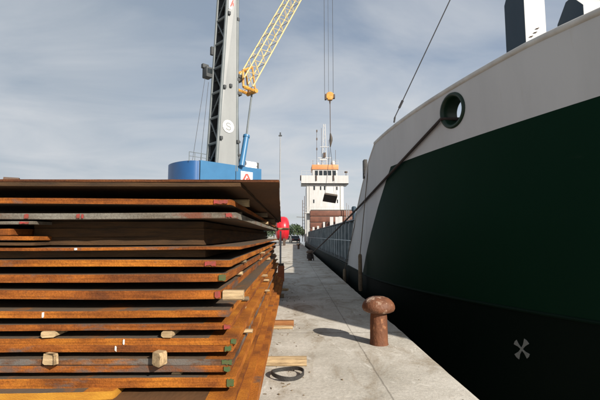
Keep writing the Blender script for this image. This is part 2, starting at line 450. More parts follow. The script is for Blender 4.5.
# ================================================================== STEEL STACK
YF = 3.0
XL = -3.4
plates = []
def plate(label, y_top, y_bot, xr_px, edge, face=MILL, yf=YF, length=8.4, xl=XL, yaw=0.0, xr=None, zt=None, zb=None, marks=(), warp=0.006, xl_px=None, seed=None, skew=0.0, grp='rusty steel plates piled on the quay', chip=0.004):
    if zt is None:
        zt = at(150, y_top, yf).z; zb = at(150, y_bot, yf).z
    if xr is None: xr = at(xr_px, (y_top + y_bot) / 2, yf).x
    if xl_px is not None: xl = at(xl_px, y_top, yf).x
    rg = random.Random(seed if seed is not None else len(plates) * 13 + 5)
    Wd = xr - xl
    nx, ny = max(4, int(Wd / 0.10)), 24
    root = empty('steel_plate', (xl + Wd / 2, yf, zb), 0)
    ph = [rg.random() * 6.28 for _ in range(4)]
    def dz(u, v):   # gentle waviness of a long plate, none at the supports on the front edge
        return warp * (math.sin(2.6 * u * 2 + ph[0]) * 0.6 + math.sin(5.5 * v + ph[1]) * v * 1.4 + 0.25 * math.sin(9 * u + ph[2]))
    top, bot = [], []
    bm = bmesh.new()
    for j in range(ny + 1):
        v = (j / ny) ** 1.6
        rt, rb = [], []
        for i in range(nx + 1):
            u = i / nx
            x = (u - 0.5) * Wd; y = v * length
            if j == 0: y += (rg.random() - 0.5) * chip * 2 + skew * (u - 1.0)
            if i == nx: x += (rg.random() - 0.5) * chip * 2
            if j == 0 and i == nx: y += 0.004; x -= 0.004
            x += math.tan(yaw) * y
            h = dz(u, v)
            rt.append(bm.verts.new((x, y, zt - zb + h))); rb.append(bm.verts.new((x, y, h)))
        top.append(rt); bot.append(rb)
    def q4(a, b, c, d, mi):
        f = bm.faces.new((a, b, c, d)); f.material_index = mi; f.smooth = False
    for j in range(ny):
        for i in range(nx):
            q4(top[j][i], top[j][i + 1], top[j + 1][i + 1], top[j + 1][i], 2 if zb < 0.80 and i >= nx - 2 else 1)
            q4(bot[j][i], bot[j + 1][i], bot[j + 1][i + 1], bot[j][i + 1], 1)
        q4(top[j][nx], bot[j][nx], bot[j + 1][nx], top[j + 1][nx], 0)
        q4(top[j][0], top[j + 1][0], bot[j + 1][0], bot[j][0], 0)
    for i in range(nx):
        q4(top[0][i], bot[0][i], bot[0][i + 1], top[0][i + 1], 0)
        q4(top[ny][i], top[ny][i + 1], bot[ny][i + 1], bot[ny][i], 0)
    m = MB(); m.bm.free(); m.bm = bm
    m.build('plate', [edge, face, RUST_FACE], root)
    t = zt - zb
    for kind, x0, x1 in marks:      # paint dabs on the front edge: px range
        a = at(x0, y_top, yf).x - (xl + Wd / 2); b = at(x1, y_top, yf).x - (xl + Wd / 2)
        mb = MB()
        mm_ = {'g': GREEN_MARK, 'r': RED_MARK, 'w': WHITE_MARK}[kind]
        nseg = 6
        hh = dz((a + Wd / 2) / Wd, 0)
        up = [(a + (b - a) * k / nseg, -0.0085 + skew * ((a + Wd/2) / Wd - 1), hh + t * (0.93 - 0.16 * rg.random())) for k in range(nseg + 1)]
        dn = [(a + (b - a) * k / nseg, -0.0085 + skew * ((a + Wd/2) / Wd - 1), hh + t * (0.06 + 0.22 * rg.random())) for k in reversed(range(nseg + 1))]
        mb.prism(up + dn, (0, 0.006, 0))
        mb.build('paint_mark', mm_, root)
    tag(root, label, 'steel plate', grp)
    plates.append((root, xl, xr, yf, length, zb, zt))
    return root

E, E2, GR, DK, YL = RUST_EDGE, RUST_EDGE2, GREY_EDGE, DARK_EDGE, RUST_YEL
plate('thin brown steel plate topping the stack, its right corner jutting out furthest', 179.6, 182.0, 279, RUST_OLD, MILL_RUST, length=8.6, yaw=-0.028, warp=0.004)
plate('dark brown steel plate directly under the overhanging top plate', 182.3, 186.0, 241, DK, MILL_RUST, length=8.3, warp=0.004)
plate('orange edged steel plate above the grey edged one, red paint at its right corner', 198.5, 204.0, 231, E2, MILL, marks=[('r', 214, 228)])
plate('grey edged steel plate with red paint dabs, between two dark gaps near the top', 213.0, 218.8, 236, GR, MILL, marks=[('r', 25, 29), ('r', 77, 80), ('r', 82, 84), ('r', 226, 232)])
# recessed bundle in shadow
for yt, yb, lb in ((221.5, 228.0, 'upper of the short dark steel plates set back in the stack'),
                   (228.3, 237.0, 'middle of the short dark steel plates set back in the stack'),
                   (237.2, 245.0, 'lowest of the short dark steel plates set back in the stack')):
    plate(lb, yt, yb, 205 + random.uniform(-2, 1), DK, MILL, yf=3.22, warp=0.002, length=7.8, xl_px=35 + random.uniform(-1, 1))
plate('grey edged short steel plate at the far left, highest of the left hand offcuts', 221.5, 224.5, 33, GR, MILL, yf=2.98, length=2.0, marks=[('r', 20, 29)])
plate('short steel plate at the far left with a broken reddish end, above the thinner strips', 229.0, 235.5, 9, E2, MILL, yf=2.98, length=2.0)
plate('thin reddish short steel plate at the far left, middle of the left hand offcuts', 236.5, 240.5, 31, E2, MILL, yf=2.97, length=2.0)
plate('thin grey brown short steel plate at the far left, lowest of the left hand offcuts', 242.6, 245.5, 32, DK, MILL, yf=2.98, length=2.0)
plate('tan edged steel plate just below the recessed dark bundle', 247.2, 250.2, 240, E2, MILL, marks=[('w', 75, 77.5)])
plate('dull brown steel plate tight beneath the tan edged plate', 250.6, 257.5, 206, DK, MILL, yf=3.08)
plate('bright orange steel plate at camera height, first below the dull brown one', 260.2, 266.8, 230, E, MILL, marks=[('r', 205, 216)])
plate('orange steel plate with a green dab at its right corner, second below camera height', 274.2, 282.2, 226, E2, MILL, marks=[('g', 219, 226)])
plate('orange steel plate with white spot and red corner, level with the pale timber end', 290.2, 299.0, 221, E2, MILL, marks=[('r', 215, 220.5)])
plate('narrow orange steel plate showing its grey top, just under the pale timber end', 310.5, 317.4, 229, E, MILL, marks=[('w', 42.8, 44.6)], skew=0.0, yf=2.96)
plate('orange steel plate with a bright red right corner in the lower half', 324.2, 330.4, 231, E2, MILL, marks=[('r', 224, 230.5)])
plate('upper of the two touching orange plates with green corners', 338.0, 344.8, 237, E, MILL, marks=[('g', 231, 236.5), ('w', 123.5, 125)])
plate('lower of the two touching orange plates with green corners', 345.2, 352.2, 233, E2, MILL, marks=[('g', 225, 231.5), ('w', 115.4, 116.9)])
plate('grey brown edged steel plate beside the cut timber stubs', 359.0, 365.2, 233, GREYBROWN, MILL, marks=[('g', 222, 232)])
plate('reddish steel plate with green corner right below the timber stubs', 365.6, 372.2, 231, E2, MILL, marks=[('g', 224, 230.5)])
plate('thick bright orange steel plate with green corner near the bottom', 378.4, 388.4, 235, E, MILL, marks=[('g', 227, 234)])
plate('short yellow steel plate low on the left with a slanted end', 391.2, 399.5, 113, YL, MILL, yf=2.93, length=6.0, skew=0.05)
zN = plates[-1][5]
plate('orange steel plate under the yellow one, its face showing as a narrow side ledge', 0, 0, 0, E2, MILL_RUST, yf=2.76, length=8.8, xr=-0.405, zt=zN - 0.004, zb=zN - 0.034)
plate('orange steel plate sticking out sideways just above the lowest plate', 0, 0, 0, E, RUST_FACE, yf=2.70, length=8.9, xr=-0.335, zt=zN - 0.036, zb=zN - 0.070)
plate('lowest orange steel plate resting on the ground timbers', 0, 0, 0, E, RUST_FACE, yf=2.62, length=9.0, xr=-0.272, zt=zN - 0.074, zb=0.085)

# timbers across the gaps
def timber(label, p0, p1, w_, h_, m, cat='timber', grp=None, cut=0.0, name='timber'):
    """a sawn timber from p0 to p1 (centre line)"""
    p0, p1 = Vector(p0), Vector(p1)
    d = p1 - p0
    o = empty(name, p0)
    ln = d.length
    mb = MB()
    rg = random.Random(int(abs(p0.x * 977 + p0.y * 131 + p0.z * 53) * 100))
    c = 0.012
    prof = [(-w_ / 2 + c, -h_ / 2), (w_ / 2 - c * .5, -h_ / 2), (w_ / 2, -h_ / 2 + c * .5), (w_ / 2, h_ / 2 - c), (w_ / 2 - c, h_ / 2), (-w_ / 2 + c * .6, h_ / 2), (-w_ / 2, h_ / 2 - c * .6), (-w_ / 2, -h_ / 2 + c)]
    prof = [(a + rg.uniform(-.002, .002), b) for a, b in prof]
    yd = d.normalized(); zd = Vector((0, 0, 1)); xd = yd.cross(zd).normalized(); zd = xd.cross(yd)
    n = 4
    rings = []
    for k in range(n + 1):
        off = yd * (ln * k / n)
        row = []
        for a, b in prof:
            e = 0
            if k == 0: e = cut * (a / w_ + 0.5) + rg.uniform(0, 0.006)
            if k == n: e = -rg.uniform(0, 0.006)
            row.append(mb.bm.verts.new(off + yd * e + xd * a + zd * b))
        rings.append(row)
    for A, B in zip(rings, rings[1:]):
        for k in range(8): mb.bm.faces.new((A[k], A[(k + 1) % 8], B[(k + 1) % 8], B[k]))
    mb.bm.faces.new(rings[0]); mb.bm.faces.new(rings[-1])
    mesh = mb.build(name, m)
    bpy.data.objects.remove(o)
    mesh.location = p0
    tag(mesh, label, cat, grp)
    return mesh

def gap_timbers():
    full = sorted([p for p in plates if p[4] > 5], key=lambda p: p[5])
    rg = random.Random(5)
    k = 0
    for a, b in zip(full, full[1:]):
        g = b[5] - a[6]
        if g < 0.03: continue
        for y in (3.9, 6.3, 8.7, 10.6):
            yy = y + rg.uniform(-.25, .25)
            xr_ = max(a[2], b[2]) + rg.uniform(-0.03, 0.06)
            xr_ = min(a[2], b[2]) + rg.choice([-0.06, -0.02, 0.03, 0.07])
            hh = g - 0.024
            zc = a[6] + 0.012 + hh / 2
            x0 = max(a[1], b[1]) + 0.1
            pale = rg.random() < 0.6
            timber('pale sawn dunnage timber between two plates, end showing on the long side' if pale else 'grey weathered dunnage timber between two plates, end towards the long side',
                   (xr_, yy, zc), (x0, yy, zc), 0.09, hh, PALE_WOOD if pale else GREY_WOOD, 'timber', 'dunnage timbers inside the stack', name='dunnage_timber')
            k += 1
gap_timbers()
# visible stubs on the front
def stub(label, x0, x1, y0, y1, yf, yb, cut):
    a = at(x0, (y0 + y1) / 2, yf); b = at(x1, (y0 + y1) / 2, yf)
    zt = at(x0, y0, yf).z; zb = at(x0, y1, yf).z
    timber(label, ((a.x + b.x) / 2, yf, (zt + zb) / 2), ((a.x + b.x) / 2 + 0.02, yb, (zt + zb) / 2), abs(b.x - a.x), zt - zb, PALE_WOOD, 'timber', 'timber stubs on the stack front', cut, name='timber_stub')
stub('smaller pale timber stub wedged in the gap at left, above the larger stub', 40, 53, 332.0, 338.2, 2.97, 3.7, 0.02)
stub('larger pale timber stub at left, in front of the grey brown plate edge', 40, 54, 354.5, 366.0, 2.94, 3.0 - 0.012, 0.03)
stub('thin pale timber stub wedged in the gap under the plate with the red corner', 161, 172, 332.0, 338.0, 2.98, 3.7, 0.0)
stub('pale rough cut timber stub standing out in front of the lower middle plates', 151, 163, 352.5, 366.0, 2.93, 2.99, -0.03)
stub('small dark timber stub in the lowest gap of the stack front', 171, 181, 372.6, 378.0, 3.06, 3.7, 0.0)
pt = at(221.5, 295, 2.98); pe = at(244, 295, 3.04)
timber('long pale timber end jutting out past the right corner of the plates', (pe.x, 3.05, pe.z), (pt.x, 3.05, pe.z), 0.09, 0.07, PALE_WOOD, name='timber_stub')
pe = at(289, 229, 10.9); pt = at(262, 229, 10.9)
timber('pale timber sticking far out of the back end of the stack, before the red tank', (pe.x, 10.9, pe.z), (pt.x, 10.9, pe.z), 0.11, 0.06, PALE_WOOD, name='timber_stub')
# under the stack
t0 = at(307, 361, 4.5)
timber('pale timber under the stack, its end out on the quay just beyond the black ring', (t0.x, 4.5, 0.0425), (-3.3, 4.5, 0.0425), 0.11, 0.083, PALE_WOOD, name='ground_timber')
t0 = at(294, 322, 6.35)
timber('rust stained timber under the stack with its end out on the quay', (t0.x, 6.40, 0.0425), (-3.3, 6.40, 0.0425), 0.12, 0.083, ORANGE_WOOD, name='ground_timber')
t0 = at(293, 328, 6.1)
timber('pale thin timber lying against the rust stained one on the quay', (t0.x, 6.22, 0.02), (-0.55, 6.22, 0.02), 0.10, 0.036, PALE_WOOD, name='ground_timber')
timber('timber under the far end of the stack, hardly showing', (-0.2, 9.3, 0.0425), (-3.3, 9.3, 0.0425), 0.11, 0.083, GREY_WOOD, name='ground_timber')
t0 = at(288, 289, 10.6)
timber('short pale offcut lying on the quay near the rust red block', (t0.x, 10.4, 0.03), (t0.x - .22, 10.5, 0.03), 0.10, 0.056, PALE_WOOD, name='ground_timber')
# things left on the top
p = at(3, 178, 3.25); z0 = at(150, 179.6, 3.0).z
timber('dark timber chock lying on top of the stack at the left edge', (p.x, 3.25, z0 + 0.028), (p.x + .10, 3.3, z0 + 0.028), 0.05, 0.05, DARK_IRON, name='timber_chock')
timber('flat grey batten lying on top of the stack beside the dark chock', (p.x + .14, 3.3, z0 + 0.014), (p.x + .34, 3.34, z0 + 0.014), 0.06, 0.024, GREY_WOOD, name='timber_batten')

# rust red block with a post, at the far end of the stack
b = at(281, 278, 12.6)
root = empty('marker_post', (b.x, 12.6, 0))
MB().box((0, 0, 0.24), (0.20, 0.20, 0.48), bev=0.012).build('base_block', BLOCK_RED, root)
MB().box((0, 0, 0.515), (0.17, 0.17, 0.07), bev=0.01).build('cap_block', DARK_IRON, root)
MB().tube([(-.02, 0, .55), (-.02, 0, 1.55)], 0.03, 10).build('post', MAST, root)
tag(root, 'thin grey post on a rust red block at the far corner of the stack', 'post')

# black strap ring on the ground
mb = MB()
c = at(287, 371, 4.15)
rg = random.Random(2)
n = 44
prev = None
for k in range(n):      # a flat band standing on edge, bent into a loose loop
    a = 2 * math.pi * k / n
    r1 = 1 + 0.05 * math.sin(3 * a + 1)
    x, y = 0.165 * r1 * math.cos(a), 0.155 * r1 * math.sin(a)
    lift = 0.012 * (1 + math.sin(a * 2 + .4))
    ring = [mb.bm.verts.new((x * s_, y * s_, zz_ + lift)) for s_, zz_ in ((1.0, 0.0), (1.0, 0.035), (0.94, 0.037), (0.94, 0.0))]
    if prev:
        for i in range(4): mb.bm.faces.new((prev[i], prev[(i + 1) % 4], ring[(i + 1) % 4], ring[i]))
    else: first = ring
    prev = ring
for i in range(4): mb.bm.faces.new((prev[i], prev[(i + 1) % 4], first[(i + 1) % 4], first[i]))
o = mb.build('strap_ring', BLACK_RUBBER, loc=(c.x, c.y, 0.002))
tag(o, 'black rubber ring lying on the quay beside the stack and the nearest ground timber', 'ring')

# splinters and grit swept up along the foot of the stack
mb = MB(); rg = random.Random(11)
for k in range(110):
    y = 3.4 + 8.5 * rg.random() ** 1.4
    x = -0.26 + abs(rg.gauss(0, 0.22)) if rg.random() < .75 else rg.uniform(-.2, 1.55)
    if k % 3 == 0:
        ln = rg.uniform(.015, .05)
        mb.box((x, y, .004), (ln, rg.uniform(.005, .012), .005), rz=rg.random() * 3.14)
    else:
        r_ = rg.uniform(.003, .010)
        mb.box((x, y, r_ * .5), (r_ * 2, r_ * 1.5, r_ * 1.2), rz=rg.random() * 3.14, bev=r_ * .3)
o = mb.build('debris', GREY_WOOD); o['kind'] = 'stuff'
tag(o, 'splinters and grit scattered on the quay along the stack', 'debris')

# ================================================================== BOLLARDS
def bollard(loc, label, m_sh, m_hd):
    root = empty('mooring_bollard', loc)
    MB().lathe([(0.0, 0.0), (0.122, 0.0), (0.119, 0.01), (0.115, 0.04), (0.113, 0.20), (0.110, 0.33), (0.106, 0.37), (0.104, 0.41), (0.12, 0.425)], n=40).build('shaft', m_sh, root)
    MB().lathe([(0.0, 0.405), (0.120, 0.405), (0.165, 0.412), (0.200, 0.432), (0.213, 0.462), (0.211, 0.492), (0.196, 0.528), (0.170, 0.560), (0.135, 0.585), (0.085, 0.603), (0.03, 0.610), (0.0, 0.610)], n=40).build('head', m_hd, root)
    tag(root, label, 'bollard', 'mooring bollards along the quay')
    return root
b1 = at(379, 341, 5.33)
bl = bollard((b1.x, 5.33, 0), 'big rusty mushroom bollard with a worn head close to the camera', BOLLARD, BOLLARD_HEAD)
b2 = at(310, 260, 23.0)
B2 = Vector((b2.x, 23.0, 0))
bollard(B2, 'dark bollard wrapped in the mooring line farther along the quay', DARK_IRON, DARK_IRON)
b3 = at(298.5, 249, 43)
bollard((b3.x, 43, 0), 'small distant bollard farthest down the quay', DARK_IRON, DARK_IRON)

# ================================================================== SHIP
ship = empty('cargo_ship', (6.8, 40, -2.3))
tag(ship, 'green and white coaster moored along the quay with a white bridge at its far end', 'ship')
SOFF = Vector((6.8, 40, -2.3))
def sbuild(mb, name, mats, parent=ship):
    o = mb.build(name, mats, parent)
    if parent is ship: o.location = -SOFF
    return o
XC, HB, YS = 6.8, 4.8, 11.2
Z_DECK, Z_KN = 0.35, 2.93
def ytip(z): return -0.30 + 0.42 * (3.7 - z)
def hx(Y, z):
    yt = ytip(z)
    if Y >= 66: s = (Y - 66) / 22.0; return XC - HB * (1 - 0.35 * s * s)
    if Y >= YS: return XC - HB
    s = min(1.0, (YS - Y) / (YS - yt))
    return XC - HB * (1 - s ** 2.05)
def zrail(Y): return 3.715 + 0.062 * (9.9 - max(Y, 5.2))
def ya(z): return 9.9 + (3.70 - z) * 1.40 + 0.45 * math.sin(math.pi * min(1, max(0, (z - .35) / 3.35)))
def on_hull(px, py):
    v = ray(px, py); o = Vector((0, 0, CAM_H))
    t = 1.0
    while t < 40:
        p = o + v * t
        if p.x >= hx(p.y, p.z): return p
        t += 0.01
    return o + v * t
def hull_mat():
    m = bpy.data.materials.new('hull_paint'); m.use_nodes = True
    t = m.node_tree; b = t.nodes['Principled BSDF']
    NN = t.nodes.new; LL = t.links.new
    g = NN('ShaderNodeTexCoord')
    sp = NN('ShaderNodeSeparateXYZ'); LL(g.outputs['Object'], sp.inputs[0])
    def mm(op, a, bb=None):
        n = NN('ShaderNodeMath'); n.operation = op
        for i, v in enumerate((a, bb)):
            if v is None: continue
            if isinstance(v, (int, float)): n.inputs[i].default_value = v
            else: LL(v, n.inputs[i])
        return n.outputs[0]
    def noise(scale, sc3, detail=6, rough=0.6):
        n = NN('ShaderNodeTexNoise'); n.inputs['Scale'].default_value = scale; n.inputs['Detail'].default_value = detail; n.inputs['Roughness'].default_value = rough
        mpn = NN('ShaderNodeMapping'); mpn.inputs['Scale'].default_value = sc3
        LL(g.outputs['Object'], mpn.inputs[0]); LL(mpn.outputs[0], n.inputs['Vector']); return n.outputs[0]
    def mixc(f, a, c):
        n = NN('ShaderNodeMixRGB')
        for i, v in enumerate((f, a, c)):
            if isinstance(v, (int, float)): n.inputs[i].default_value = v
            elif isinstance(v, tuple): n.inputs[i].default_value = (*v, 1)
            else: LL(v, n.inputs[i])
        return n.outputs[0]
    def rampn(x, p0, p1):
        r = NN('ShaderNodeValToRGB'); r.color_ramp.elements[0].position = p0; r.color_ramp.elements[1].position = p1
        LL(x, r.inputs[0]); return r.outputs[0]
    Y, Z = sp.outputs['Y'], sp.outputs['Z']
    # white topsides above the knuckle and aft of the slanted paint line
    dy_ = mm('MAXIMUM', mm('SUBTRACT', 8.5, Y), 0.0)
    up = mm('GREATER_THAN', Z, mm('ADD', HULL_ZW, mm('MULTIPLY', mm('MULTIPLY', dy_, dy_), 0.0065)))
    aft = mm('GREATER_THAN', mm('ADD', Y, mm('MULTIPLY', Z, 1.04)), 11.93)
    aft = mm('MULTIPLY', aft, mm('GREATER_THAN', Z, 0.36))
    white = mm('MAXIMUM', up, aft)
    boot = mm('LESS_THAN', Z, 0.30)
    green = mixc(noise(0.7, (1, 1, 0.3)), (0.0018, 0.0145, 0.0075), (0.0028, 0.019, 0.0098))
    black = (0.0022, 0.0058, 0.0042)
    wcol = mixc(rampn(noise(0.9, (1.5, 1.5, 0.35), 8), 0.35, 0.7), (0.475, 0.482, 0.488), (0.415, 0.42, 0.425))
    streak = rampn(noise(2.2, (3.0, 3.0, 0.16), 8, 0.65), 0.60, 0.78)
    wcol = mixc(mm('MULTIPLY', streak, 0.30), wcol, (0.34, 0.28, 0.22))
    low = mixc(boot, green, black)
    scuff = rampn(noise(3.0, (1.0, 0.35, 3.0), 9, 0.7), 0.66, 0.76)
    low = mixc(mm('MULTIPLY', scuff, 0.10), low, (0.10, 0.11, 0.10))
    c = mixc(white, low, wcol)
    LL(c, b.inputs['Base Color'])
    b.inputs['Roughness'].default_value = 0.55
    b.inputs['Specular IOR Level'].default_value = 0.045
    bp = NN('ShaderNodeBump'); bp.inputs['Strength'].default_value = 0.30; bp.inputs['Distance'].default_value = 0.04
    # plating: shallow dents and the weld seams between the plates
    seam = mm('LESS_THAN', mm('ABSOLUTE', mm('SUBTRACT', mm('FRACT', mm('DIVIDE', Y, 2.3)), 0.5)), 0.005)
    seam2 = mm('LESS_THAN', mm('ABSOLUTE', mm('SUBTRACT', mm('FRACT', mm('DIVIDE', mm('ADD', Z, 0.45), 1.7)), 0.5)), 0.006)
    hh = mm('ADD', noise(0.9, (1, 1, 0.8), 2), mm('MULTIPLY', mm('MAXIMUM', seam, seam2), 0.10))
    hh = mm('ADD', hh, mm('MULTIPLY', noise(30, (1, 1, 1), 5), 0.03))
    LL(hh, bp.inputs['Height']); LL(bp.outputs[0], b.inputs['Normal'])
    return m
HULL_ZW = 2.955
HULL = hull_mat()
def side(Y, z, sgn):          # sgn -1 = our side
    x = hx(Y, z)
    return Vector((x if sgn < 0 else 2 * XC - x, Y, z))
# lower hull, closed loop, bow to stern
mb = MB()
zs = [-3.4, -2.3, -1.2, -0.4, 0.0, Z_DECK]
for sgn in (-1, 1):
    P = []
    for z in zs:
        yt = ytip(z)
        ysl = [yt + (YS - yt) * (1 - math.cos(math.pi / 2 * k / 24)) for k in range(25)] + [15, 20, 30, 45, 60, 66, 70, 75, 80, 85, 88]
        P.append([side(y, z, sgn) for y in ysl])
    grid_mesh(mb.bm, P)
mb.bm.faces.new([mb.bm.verts.new(side(88, z, s_)) for z, s_ in ((-3.4, -1), (-3.4, 1), (Z_DECK, 1), (Z_DECK, -1))])
bmesh.ops.remove_doubles(mb.bm, verts=mb.bm.verts[:], dist=0.002)
sbuild(mb, 'hull', HULL)
# forecastle sides up to the knuckle
mb = MB()
zs = [Z_DECK, 0.9, 1.5, 2.1, 2.6, Z_KN]
for sgn in (-1, 1):
    P = []
    for z in zs:
        yt = ytip(z); y1 = ya(z)
        P.append([side(yt + (y1 - yt) * (1 - math.cos(math.pi / 2 * k / 40)), z, sgn) for k in range(41)])
    grid_mesh(mb.bm, P)
bmesh.ops.remove_doubles(mb.bm, verts=mb.bm.verts[:], dist=0.002)
sbuild(mb, 'forecastle_side', HULL)
# bulwark: a solid shell 70 mm thick above the knuckle
def bulwark(sgn):
    mb = MB()
    n = 60
    rows_o, rows_i = [], []
    for j in range(7):
        ro, ri = [], []
        for k in range(n + 1):
            f = 1 - math.cos(math.pi / 2 * k / n)
            zt_est = 3.9
            # station along the top edge
            yt = ytip(Z_KN + (3.9 - Z_KN) * j / 6)
            Yend = ya(Z_KN + (3.70 - Z_KN) * j / 6)
            y = yt + (Yend - yt) * f
            z = Z_KN + (zrail(y) - Z_KN) * j / 6
            x = hx(y, z)
            e = 0.05
            nx_ = -1.0; ny_ = -(hx(y + e, z) - hx(y - e, z)) / (2 * e) * -1
            nrm = Vector((-1, (hx(y + e, z) - hx(y - e, z)) / (2 * e), 0)).normalized()
            pi_ = Vector((x, y, z)) - nrm * 0.07
            po = Vector((x, y, z))
            if sgn > 0: po.x = 2 * XC - po.x; pi_.x = 2 * XC - pi_.x
            ro.append(mb.bm.verts.new(po)); ri.append(mb.bm.verts.new(pi_))
        rows_o.append(ro); rows_i.append(ri)
    def q4(a, b_, c_, d_): 
        try:
            f = mb.bm.faces.new((a, b_, c_, d_)); return f
        except ValueError: pass
    for j in range(6):
        for k in range(n):
            f = q4(rows_o[j][k], rows_o[j][k + 1], rows_o[j + 1][k + 1], rows_o[j + 1][k]); f.smooth = True
            f = q4(rows_i[j][k], rows_i[j + 1][k], rows_i[j + 1][k + 1], rows_i[j][k + 1]); f.smooth = True
        q4(rows_o[j][0], rows_o[j + 1][0], rows_i[j + 1][0], rows_i[j][0])
        q4(rows_o[j][n], rows_i[j][n], rows_i[j + 1][n], rows_o[j + 1][n])
    for k in range(n):
        q4(rows_o[0][k], rows_i[0][k], rows_i[0][k + 1], rows_o[0][k + 1])
        q4(rows_o[6][k], rows_o[6][k + 1], rows_i[6][k + 1], rows_i[6][k])
    return mb
fl = on_hull(452.5, 110.5)
def hull_frame(p):
    e = 0.05
    tan = Vector(((hx(p.y + e, p.z) - hx(p.y - e, p.z)) / (2 * e), 1, 0)).normalized()     # aft, along the hull
    upv = Vector(((hx(p.y, p.z + e) - hx(p.y, p.z - e)) / (2 * e), 0, 1)).normalized()
    nrm = tan.cross(upv).normalized()
    if nrm.x > 0: nrm = -nrm
    upv = nrm.cross(tan).normalized()
    if upv.z < 0: upv = -upv
    return tan, upv, nrm
tan, upv, nrm = hull_frame(fl)
FM = Matrix((tan, upv, nrm)).transposed()      # columns: along, up, out
bwl = sbuild(bulwark(-1), 'bulwark', HULL)
sbuild(bulwark(1), 'bulwark', HULL)
# fairlead hole
cut = MB()
cut.lathe([(0.265, -0.35), (0.265, 0.25)], (0, 0, 0), 40)
cu = cut.build('cutter', HULL)
cu.matrix_world = Matrix.Translation(fl) @ FM.to_4x4() @ Matrix.Diagonal((0.95, 0.96, 1, 1))
bpy.context.view_layer.update()
bo = bwl.modifiers.new('hole', 'BOOLEAN'); bo.operation = 'DIFFERENCE'; bo.object = cu; bo.solver = 'EXACT'
dg = bpy.context.evaluated_depsgraph_get()
nm = bpy.data.meshes.new_from_object(bwl.evaluated_get(dg))
bwl.modifiers.clear(); bwl.data = nm; nm.set_sharp_from_angle(angle=R(42))
bpy.data.objects.remove(cu)
# fairlead casting: rounded lip outside, deep throat, lip inside
fr = MB()
prof = []
for k in range(13):
    a = math.pi * k / 12
    prof.append((0.252 + 0.045 - 0.062 * math.sin(a) * 0.0 - 0.05 * (1 - abs(math.cos(a))) * 0.9, 0.07 * math.cos(a) * 1.0))
prof = [(0.322, 0.002), (0.318, 0.022), (0.300, 0.036), (0.275, 0.036), (0.252, 0.02), (0.236, -0.02), (0.228, -0.08), (0.222, -0.17), (0.221, -0.27), (0.25, -0.30), (0.29, -0.30), (0.325, -0.27), (0.325, -0.09)]
rings = []
n = 44
for r_, z_ in prof:
    rings.append([fr.bm.verts.new(fl + FM @ Vector((r_ * 0.95 * math.cos(2 * math.pi * k / n), r_ * 0.96 * math.sin(2 * math.pi * k / n), z_))) for k in range(n)])
for A, B in zip(rings, rings[1:]):
    for k in range(n):
        f = fr.bm.faces.new((A[k], A[(k + 1) % n], B[(k + 1) % n], B[k])); f.smooth = True
sbuild(fr, 'fairlead', SHIP_GREEN)
# rail cap along the bulwark top
for sgn in (-1, 1):
    mb = MB()
    pts = []
    for k in range(71):
        f = 1 - math.cos(math.pi / 2 * k / 70)
        yt = ytip(3.9)
        y = yt + 0.02 + (ya(3.70) - yt) * f
        z = zrail(y)
        p_ = side(y, z, sgn); p_.x += (0.035 if sgn < 0 else -0.035)
        pts.append(p_ + Vector((0, 0, 0.02)))
    mb.tube(pts, 0.058, 10)
    sbuild(mb, 'rail_cap', RAIL_GREY)
    # cap of the slanted aft edge
    mb = MB()
    pts = [side(ya(z), z, sgn) + Vector((0.02 if sgn < 0 else -0.02, 0.01, 0)) for z in [Z_DECK + (3.70 - Z_DECK) * k / 12 for k in range(13)]]
    mb.tube(pts, 0.04, 8)
    sbuild(mb, 'edge_bar', SHIP_WHITE)
    # rubbing strake
    mb = MB()
    pts = [side(y, 0.33, sgn) for y in [ytip(.33) + 0.05 + (YS - ytip(.33)) * (1 - math.cos(math.pi / 2 * k / 40)) for k in range(41)] + [14, 18, 24, 32, 45, 60, 66]]
    mb.tube(pts, 0.028, 8)
    sbuild(mb, 'rubbing_strake', HULL_BLACK)
# weld seams on the bulwark: vertical brackets inside, decks
mb = MB()
yd = [ytip(2.9) + 0.05 + (11.0 - ytip(2.9)) * (1 - math.cos(math.pi / 2 * k / 20)) for k in range(21)]
L_ = [side(y, 2.9, -1) + Vector((0.03, 0, 0)) for y in yd]; R_ = [side(y, 2.9, 1) - Vector((0.03, 0, 0)) for y in yd]
va = [mb.bm.verts.new(p) for p in L_]; vb = [mb.bm.verts.new(p) for p in R_]
for k in range(20): mb.bm.faces.new((va[k], va[k + 1], vb[k + 1], vb[k]))
sbuild(mb, 'forecastle_deck', DECK)
mb = MB().box((XC, 11.03, (Z_DECK + 2.9) / 2), (2 * HB - 0.12, 0.05, 2.9 - Z_DECK))
sbuild(mb, 'forecastle_bulkhead', SHIP_WHITE)
sbuild(MB().box((XC, 13.2, 1.62), (6.8, 4.2, 2.56), bev=.05), 'deck_shade_box', SHIP_WHITE)  # unseen box added to shade the quay between forecastle and coaming
mb = MB()
y0, y1 = 9.5, 88
va = [mb.bm.verts.new((hx(y, .3) + .02, y, Z_DECK - 0.01)) for y in (y0, 30, 66, 77, 87.9)]
vb = [mb.bm.verts.new((2 * XC - hx(y, .3) - .02, y, Z_DECK - 0.01)) for y in (y0, 30, 66, 77, 87.9)]
for k in range(4): mb.bm.faces.new((va[k], va[k + 1], vb[k + 1], vb[k]))
sbuild(mb, 'main_deck', DECK)
